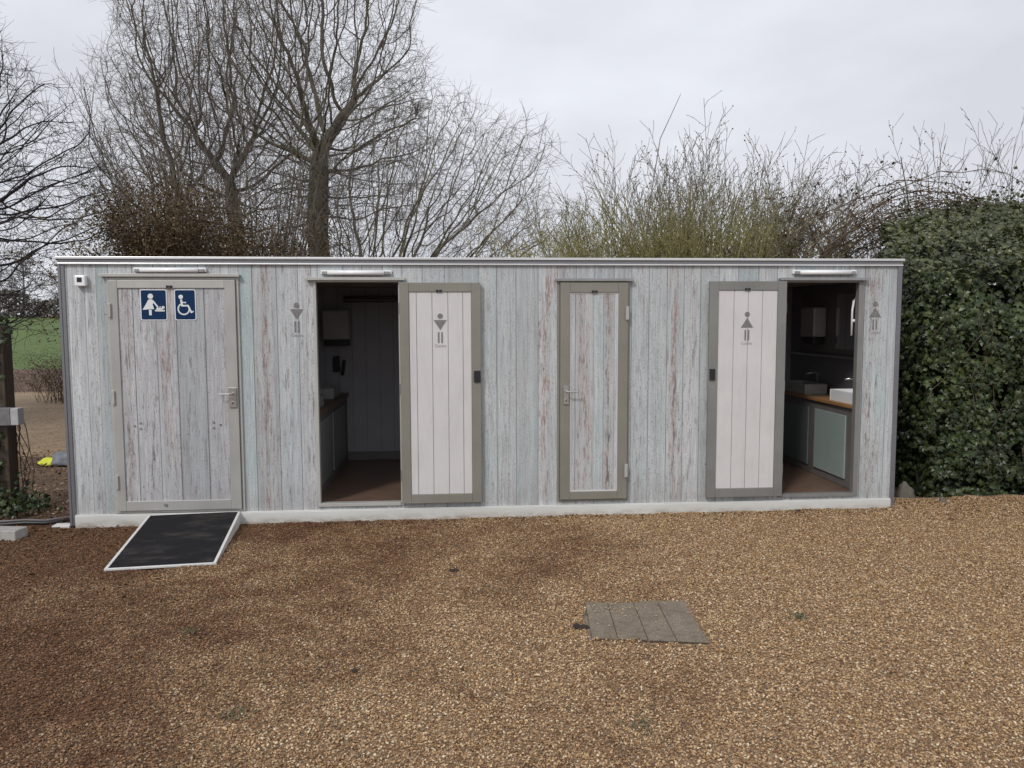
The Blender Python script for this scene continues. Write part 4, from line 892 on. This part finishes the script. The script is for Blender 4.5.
# block on the left, post with rail, board, cable, sack
B_ = MB().box(-.17, .12, -.08, .08, -.01, .085).build('concrete_block', M['concrete'], None, .008); B_.location = (-4.27, -.30, 0); B_.rotation_euler = (0, 0, rad(-8)); tag(B_, 'pale concrete block lying on the ground at the foot of the ivy post', 'block')
P_ = empty('fence_post', (-4.77, .62, 0)); tag(P_, 'dark old timber post wrapped in ivy at the left edge', 'post')
MB().box(-.085, .075, -.08, .08, -.1, 1.78).build('post', M['postwood'], P_, .012)
MB().mat(M['railend']).box(-.45, .165, -.19, -.085, .86, 1.02).mat(M['railcut']).box(.1655, .235, -.188, -.087, .862, 1.018).build('rail', None, P_, .006)
def ivy_patch(parent, centres, n, m, sz):
    P, N = [], []
    for _ in range(n):
        c = rng.choice(centres); P.append((c[0] + rng.gauss(0, c[3]), c[1] + rng.gauss(0, c[3] * .8), max(.01, c[2] + rng.gauss(0, c[4])))); N.append((rng.gauss(0, .5), -1, .5))
    leaf_cloud('ivy_leaves', np.array(P), np.array(N), sz * nrg.uniform(.6, 1.3, n), IVY, m, parent, .5)
ivy_patch(P_, [(-.05, -.02, 1.72, .07, .10), (-.10, -.1, 1.45, .06, .16), (-.10, -.1, .45, .07, .18), (-.02, -.1, .12, .14, .08), (.10, .05, .05, .12, .05), (-.15, -.1, .75, .06, .12)], 1300, M['ivy'], .05)
b = MB()
for i in range(5):
    x = .08 + rng.random() * .1; b.tube([(x + rng.gauss(0, .03) + .02 * k * rng.random(), .05 + rng.gauss(0, .02), 1.0 - k * .2) for k in range(6)], .005, 4)
b.build('ivy_stems', M['shoot_brown'], P_)
o = MB().box(-.09, .06, -.05, .05, 0, .028).build('support_board', M['rampwhite'], None, .003); o.location = (-3.965, .02, .0); tag(o, 'small white board under the left corner of the trailer', 'board')
b = MB(); pts = [(-4.75, .15, .03), (-4.55, .02, .035), (-4.35, .10, .03), (-4.15, .05, .035), (-4.0, .16, .03), (-3.93, .35, .04), (-3.80, .6, .04)]
b.tube(pts, .016, 8); tag(b.build('cable', M['black'], None, 0, True), 'thick black supply cable lying between the post and the trailer corner', 'cable')
b = MB().tube([(-4.8, .2, .03), (-4.6, .12, .04), (-4.4, .2, .03), (-4.2, .15, .035), (-4.05, .28, .03), (-3.9, .5, .04)], .009, 8); tag(b.build('hose', M['railend'], None, 0, True), 'thinner grey hose beside the thick black cable', 'hose')
# sack with hi vis cloth behind the corner
def lump_mesh(b, sx, sy, sz, seed, n=12, c=(0, 0, 0)):
    V = []; 
    for j in range(n + 1):
        ph = math.pi * j / n
        for i in range(2 * n):
            a = math.pi * i / n; p = Vector((math.sin(ph) * math.cos(a), math.sin(ph) * math.sin(a), math.cos(ph))); k = 1 + .28 * noise.noise(p * 1.7 + Vector((seed, 0, 0))) + .10 * noise.noise(p * 5 + Vector((0, seed, 0)))
            V.append((c[0] + p.x * sx * k, c[1] + p.y * sy * k, c[2] + max(-.02, p.z * sz * k)))
    b.add(V, [(j * 2 * n + i, j * 2 * n + (i + 1) % (2 * n), (j + 1) * 2 * n + (i + 1) % (2 * n), (j + 1) * 2 * n + i) for j in range(n) for i in range(2 * n)])
M['sack'] = simple('grey_plastic_sack', (.16, .165, .19), .45, 0, .3, 8); M['hivis'] = simple('yellow_hi_vis_cloth', (.62, .66, .04), .6, 0, .1, 10)
S_ = empty('work_bag', (-5.45, 3.25, .02)); tag(S_, 'crumpled grey bag with a yellow hi vis corner lying on the earth behind the trailer', 'bag')
b = MB(); lump_mesh(b, .26, .18, .16, 2.3, 14, (.02, 0, 0)); b.build('sack', M['sack'], S_, 0, True)
b = MB(); lump_mesh(b, .12, .10, .065, 5.1, 12, (-.24, -.03, 0)); b.build('hi_vis_cloth', M['hivis'], S_, 0, True)
b = MB(); lump_mesh(b, .10, .08, .07, 8.1, 8, (.12, .02, .16)); b.build('glove', M['black'], S_, 0, True)
# stones by the hedge foot
M['boulder'] = simple('dull_stone', (.13, .115, .095), .9, 0, .25, 12, bump=.6)
for (x, y, s, lb) in ((4.0, .40, .11, 'rounded grey boulder in the dark gap between trailer and ivy hedge'), (4.22, .13, .05, 'small tan stone at the foot of the ivy hedge')):
    b = MB(); lump_mesh(b, s * .8, s * .7, s * 1.4, x, 12); o = b.build('boulder', M['boulder'], None, 0, True); o.location = (x, y, .01); tag(o, lb, 'stone')
M['clod'] = simple('dark_earth_clod', (.035, .026, .020), .9, 0, .3, 40, bump=.8); M['weed'] = mat_leaf('small_weeds', (.06, .065, .035), (.12, .125, .065), (.20, .20, .11), .6, .3, .1)
clods = [(-.55, -1.47, .026, 'dark clod lying alone on the gravel below the men door'), (.205, -2.60, .036, 'dark clod touching the left edge of the drain cover'), (-1.05, -3.05, .018, 'brown clod in the gravel at the lower middle left'), (2.66, -.10, .022, 'tiny dark clod against the skirt below the ladies door')]
for x, y, s, lb in clods:
    b = MB()
    for k in range(3): lump_mesh(b, s * rng.uniform(.6, 1), s * rng.uniform(.5, .8), s * .55, x + k, 6, (rng.gauss(0, s * .7), rng.gauss(0, s * .4), 0))
    o = b.build('earth_clod', M['clod'], None); o.location = (x, y, gz(x, y) + .008); tag(o, lb, 'clod')
for x, y, s, lb in ((-2.06, -2.49, .9, 'faint green weed in the gravel in front of the ramp'), (1.55, -2.57, 1.0, 'small grey green weed to the right of the drain cover'), (.29, -3.72, 1.0, 'pale weed tuft nearest the camera, centre right'), (-1.53, -3.49, .9, 'little green weed at the lower left')):
    n = 34; P = np.stack([nrg.normal(0, .035 * s, n), nrg.normal(0, .025 * s, n), nrg.uniform(.004, .022, n)], 1)
    o = leaf_cloud('weed', P, np.tile([0, -.3, 1.], (n, 1)), nrg.uniform(.010, .022, n), OVAL, M['weed'], None, .5); o.location = (x, y, gz(x, y) + .012); tag(o, lb, 'weed')

# loose dead leaves and bark bits
def litter(name, n, fx, size, m, label, zo=.012):
    P = []
    for _ in range(n): x, y = fx(); P.append((x, y, (gz(x, y) if y < .34 else .02) + zo))
    o = leaf_cloud(name, np.array(P), np.tile([0, 0, 1.], (n, 1)), size * nrg.uniform(.5, 1.4, n), OVAL, m, None, .45); tag(o, label, 'leaf litter', kind='stuff')
litter('leaf_litter', 2600, lambda: (rng.uniform(-5.2, -2.2) - abs(rng.gauss(0, .3)), rng.uniform(-2.6, .3)) if rng.random() < .45 else (rng.gauss(-4.6, .6), rng.gauss(-.2, .5)), .028, M['brownleaf'], 'dead brown leaf bits scattered over the left of the gravel')
def fbase():
    q = rng.random()
    return (rng.uniform(-3.8, 3.7), -.05 - abs(rng.gauss(0, .09))) if q < .6 else (rng.uniform(3.7, 6.0), rng.uniform(-.4, .3) - .1)
litter('leaf_litter', 900, fbase, .022, M['brownleaf'], 'thin line of leaf bits gathered along the trailer skirt and hedge')
litter('leaf_litter', 7000, lambda: (rng.uniform(-9.5, -3.95), rng.uniform(.4, 4.8)), .035, M['dryleaf'], 'fallen leaves on the earth behind the left corner of the trailer')
litter('leaf_litter', 3000, lambda: (rng.uniform(-22, -7.5), rng.uniform(14, 21)), .06, M['dryleaf'], 'fallen leaves on the bank before the green field', .10)

litter('leaf_litter', 2400, lambda: (lambda y: (rng.gauss(-.5, 3.2), y))(rng.uniform(-4.2, -.1)), .013, M['brownleaf'], 'tiny dark leaf and bark crumbs sprinkled across the whole gravel yard', .014)
# gravel: stones spread over the yard
def gravel():
    protos = []; col = bpy.data.collections.new('pebble_shapes')
    for k in range(5):
        import bmesh
        bm = bmesh.new(); bmesh.ops.create_icosphere(bm, subdivisions=1 if k else 1, radius=1)
        sx, sy, sz = [(1, .8, .55), (1.2, .7, .5), (.9, .9, .6), (1.1, .6, .6), (1, .75, .4)][k]
        for v in bm.verts:
            j = 1 + .32 * noise.noise(v.co * 1.6 + Vector((k * 5, 0, 0))); v.co = Vector((v.co.x * sx * j, v.co.y * sy * j, v.co.z * sz * j))
        me = bpy.data.meshes.new('pebble'); bm.to_mesh(me); bm.free(); me.materials.append(M['peb'])
        o = bpy.data.objects.new('pebble', me); col.objects.link(o); protos.append(o)
    def hole(x, y):
        if y > -.055: return -3.88 < x < 3.62
        # ramp
        c, s = math.cos(-rad(6.3)), math.sin(-rad(6.3)); lx = c * (x + 2.832) - s * (y + .034); ly = s * (x + 2.832) + c * (y + .034)
        if abs(lx) < W_ / 2 + .012 and -L_ - .01 < ly < 0: return True
        a = [Vector(q) for q in cv]; ins = True
        for i in range(4):
            p, q = a[i], a[(i + 1) % 4]; cr = (q.x - p.x) * (y - p.y) - (q.y - p.y) * (x - p.x)
            if cr > .0125: ins = False
        return ins
    def oncov(x, y): return .27 < x < .9 and -2.82 < y < -2.27
    def build(name, x0, x1, y0, y1, st, inside, dens, smin, smax, label):
        xs = lin(x0, x1, int((x1 - x0) / st) + 1); ys = lin(y0, y1, int((y1 - y0) / st) + 1); nx = len(xs)
        V = [(x, y, .0185 if oncov(x, y) else gz(x, y) + .002) for y in ys for x in xs]; F = []
        for j in range(len(ys) - 1):
            for i in range(nx - 1):
                cx, cy = .5 * (xs[i] + xs[i + 1]), .5 * (ys[j] + ys[j + 1])
                if inside(cx, cy) and not hole(cx, cy): F.append((j * nx + i, j * nx + i + 1, (j + 1) * nx + i + 1, (j + 1) * nx + i))
        o = np_mesh(name, np.array(V), np.array(F), M['peb']); tag(o, label, 'gravel', kind='stuff')
        ng = bpy.data.node_groups.new(name, 'GeometryNodeTree'); ng.interface.new_socket('Geometry', in_out='INPUT', socket_type='NodeSocketGeometry'); ng.interface.new_socket('Geometry', in_out='OUTPUT', socket_type='NodeSocketGeometry')
        N, L = ng.nodes, ng.links; gi = N.new('NodeGroupInput'); go = N.new('NodeGroupOutput'); ds = N.new('GeometryNodeDistributePointsOnFaces'); ds.inputs['Density'].default_value = dens
        ci = N.new('GeometryNodeCollectionInfo'); ci.inputs['Collection'].default_value = col; ci.inputs['Separate Children'].default_value = True; ci.inputs['Reset Children'].default_value = True
        ip = N.new('GeometryNodeInstanceOnPoints'); ip.inputs['Pick Instance'].default_value = True
        rr = N.new('FunctionNodeRandomValue'); rr.data_type = 'FLOAT_VECTOR'; rr.inputs[0].default_value = (-.5, -.5, 0); rr.inputs[1].default_value = (.5, .5, 6.28)
        rs = N.new('FunctionNodeRandomValue'); rs.data_type = 'FLOAT'; rs.inputs[2].default_value = 0; rs.inputs[3].default_value = 1; rs.inputs['Seed'].default_value = 5
        pw = N.new('ShaderNodeMath'); pw.operation = 'POWER'; pw.inputs[1].default_value = 2.2; L.new(rs.outputs[1], pw.inputs[0])
        mr = N.new('ShaderNodeMapRange'); mr.inputs['To Min'].default_value = smin; mr.inputs['To Max'].default_value = smax; L.new(pw.outputs[0], mr.inputs['Value'])
        sp = N.new('GeometryNodeSetPosition'); rz = N.new('FunctionNodeRandomValue'); rz.data_type = 'FLOAT_VECTOR'; rz.inputs[0].default_value = (0, 0, -.004); rz.inputs[1].default_value = (0, 0, .008); rz.inputs['Seed'].default_value = 9
        L.new(gi.outputs[0], ds.inputs['Mesh']); L.new(ds.outputs['Points'], sp.inputs['Geometry']); L.new(rz.outputs[0], sp.inputs['Offset']); L.new(sp.outputs[0], ip.inputs['Points'])
        L.new(ci.outputs[0], ip.inputs['Instance']); L.new(rr.outputs[0], ip.inputs['Rotation']); L.new(mr.outputs[0], ip.inputs['Scale']); L.new(ip.outputs[0], go.inputs[0])
        md = o.modifiers.new('stones', 'NODES'); md.node_group = ng
    def near(x, y):
        h = .55 * (y + 7) + 1.2; c = -.5 + .074 * (y + 7); return abs(x - c) < h * 1.05
    build('gravel_stones', -6.6, 6.4, -4.9, .28, .04, near, 16500, .0030, .0086, 'loose tan and brown gravel stones covering the yard')
gravel()

# ------------------------------------------------------------------ sky and light
W = bpy.data.worlds.new('World'); bpy.context.scene.world = W; W.use_nodes = True; nt = W.node_tree; N, L = nt.nodes, nt.links
bg = N['Background']; sky = N.new('ShaderNodeTexSky'); sky.sky_type = 'NISHITA'; sky.sun_disc = False
SUN_EL, SUN_AZ = rad(42), math.atan2(-.55, -.83)     # sun to the left behind the camera
sky.sun_elevation = SUN_EL; sky.sun_rotation = SUN_AZ; sky.dust_density = 3
hs = N.new('ShaderNodeHueSaturation'); hs.inputs['Saturation'].default_value = .25; L.new(sky.outputs[0], hs.inputs['Color'])
tc = N.new('ShaderNodeTexCoord'); mp = N.new('ShaderNodeMapping'); mp.inputs['Scale'].default_value = (1, 1, 2.6); L.new(tc.outputs['Generated'], mp.inputs[0])
nz = N.new('ShaderNodeTexNoise'); nz.inputs['Scale'].default_value = 2.4; nz.inputs['Detail'].default_value = 6; nz.inputs['Roughness'].default_value = .5; L.new(mp.outputs[0], nz.inputs['Vector'])
cr = N.new('ShaderNodeValToRGB'); cr.color_ramp.elements[0].position = .35; cr.color_ramp.elements[0].color = (.55, .565, .615, 1); cr.color_ramp.elements[1].position = .68; cr.color_ramp.elements[1].color = (.70, .722, .775, 1); L.new(nz.outputs['Fac'], cr.inputs[0])
sc = N.new('ShaderNodeVectorMath'); sc.operation = 'SCALE'; sc.inputs['Scale'].default_value = 12.9; L.new(cr.outputs[0], sc.inputs[0])
mx = N.new('ShaderNodeMix'); mx.data_type = 'RGBA'; mx.inputs[0].default_value = .9; L.new(hs.outputs[0], mx.inputs[6]); L.new(sc.outputs[0], mx.inputs[7])
L.new(mx.outputs[2], bg.inputs[0]); bg.inputs[1].default_value = .10
sd = bpy.data.lights.new('sun', 'SUN'); sd.energy = 1.6; sd.angle = rad(8); sd.color = (1, .965, .915); so = bpy.data.objects.new('sun', sd); C.objects.link(so)
dv = Vector((-.55 * math.cos(SUN_EL), -.83 * math.cos(SUN_EL), math.sin(SUN_EL))); so.rotation_euler = dv.to_track_quat('Z', 'Y').to_euler(); so.location = dv * 30

# ------------------------------------------------------------------ camera
cam = bpy.data.cameras.new('camera'); co = bpy.data.objects.new('camera', cam); C.objects.link(co)
r_ = Vector((.99725469, -.0739826, -.00310654)); u_ = Vector((.00908404, .08059721, .99670536)); f_ = Vector((.07348847, .99399732, -.08104801))
co.matrix_world = Matrix(((r_.x, u_.x, -f_.x, -.51761), (r_.y, u_.y, -f_.y, -7.00123), (r_.z, u_.z, -f_.z, 1.80898), (0, 0, 0, 1)))
cam.sensor_fit = 'HORIZONTAL'; cam.sensor_width = 36; cam.lens = 777.07 / 1024 * 36; cam.clip_start = .05; cam.clip_end = 3000
S = bpy.context.scene; S.camera = co
S.view_settings.view_transform = 'Standard'; S.view_settings.look = 'None'; S.view_settings.exposure = 0; S.view_settings.gamma = 1
S.render.engine = 'CYCLES'; S.cycles.max_bounces = 6; S.cycles.transparent_max_bounces = 4
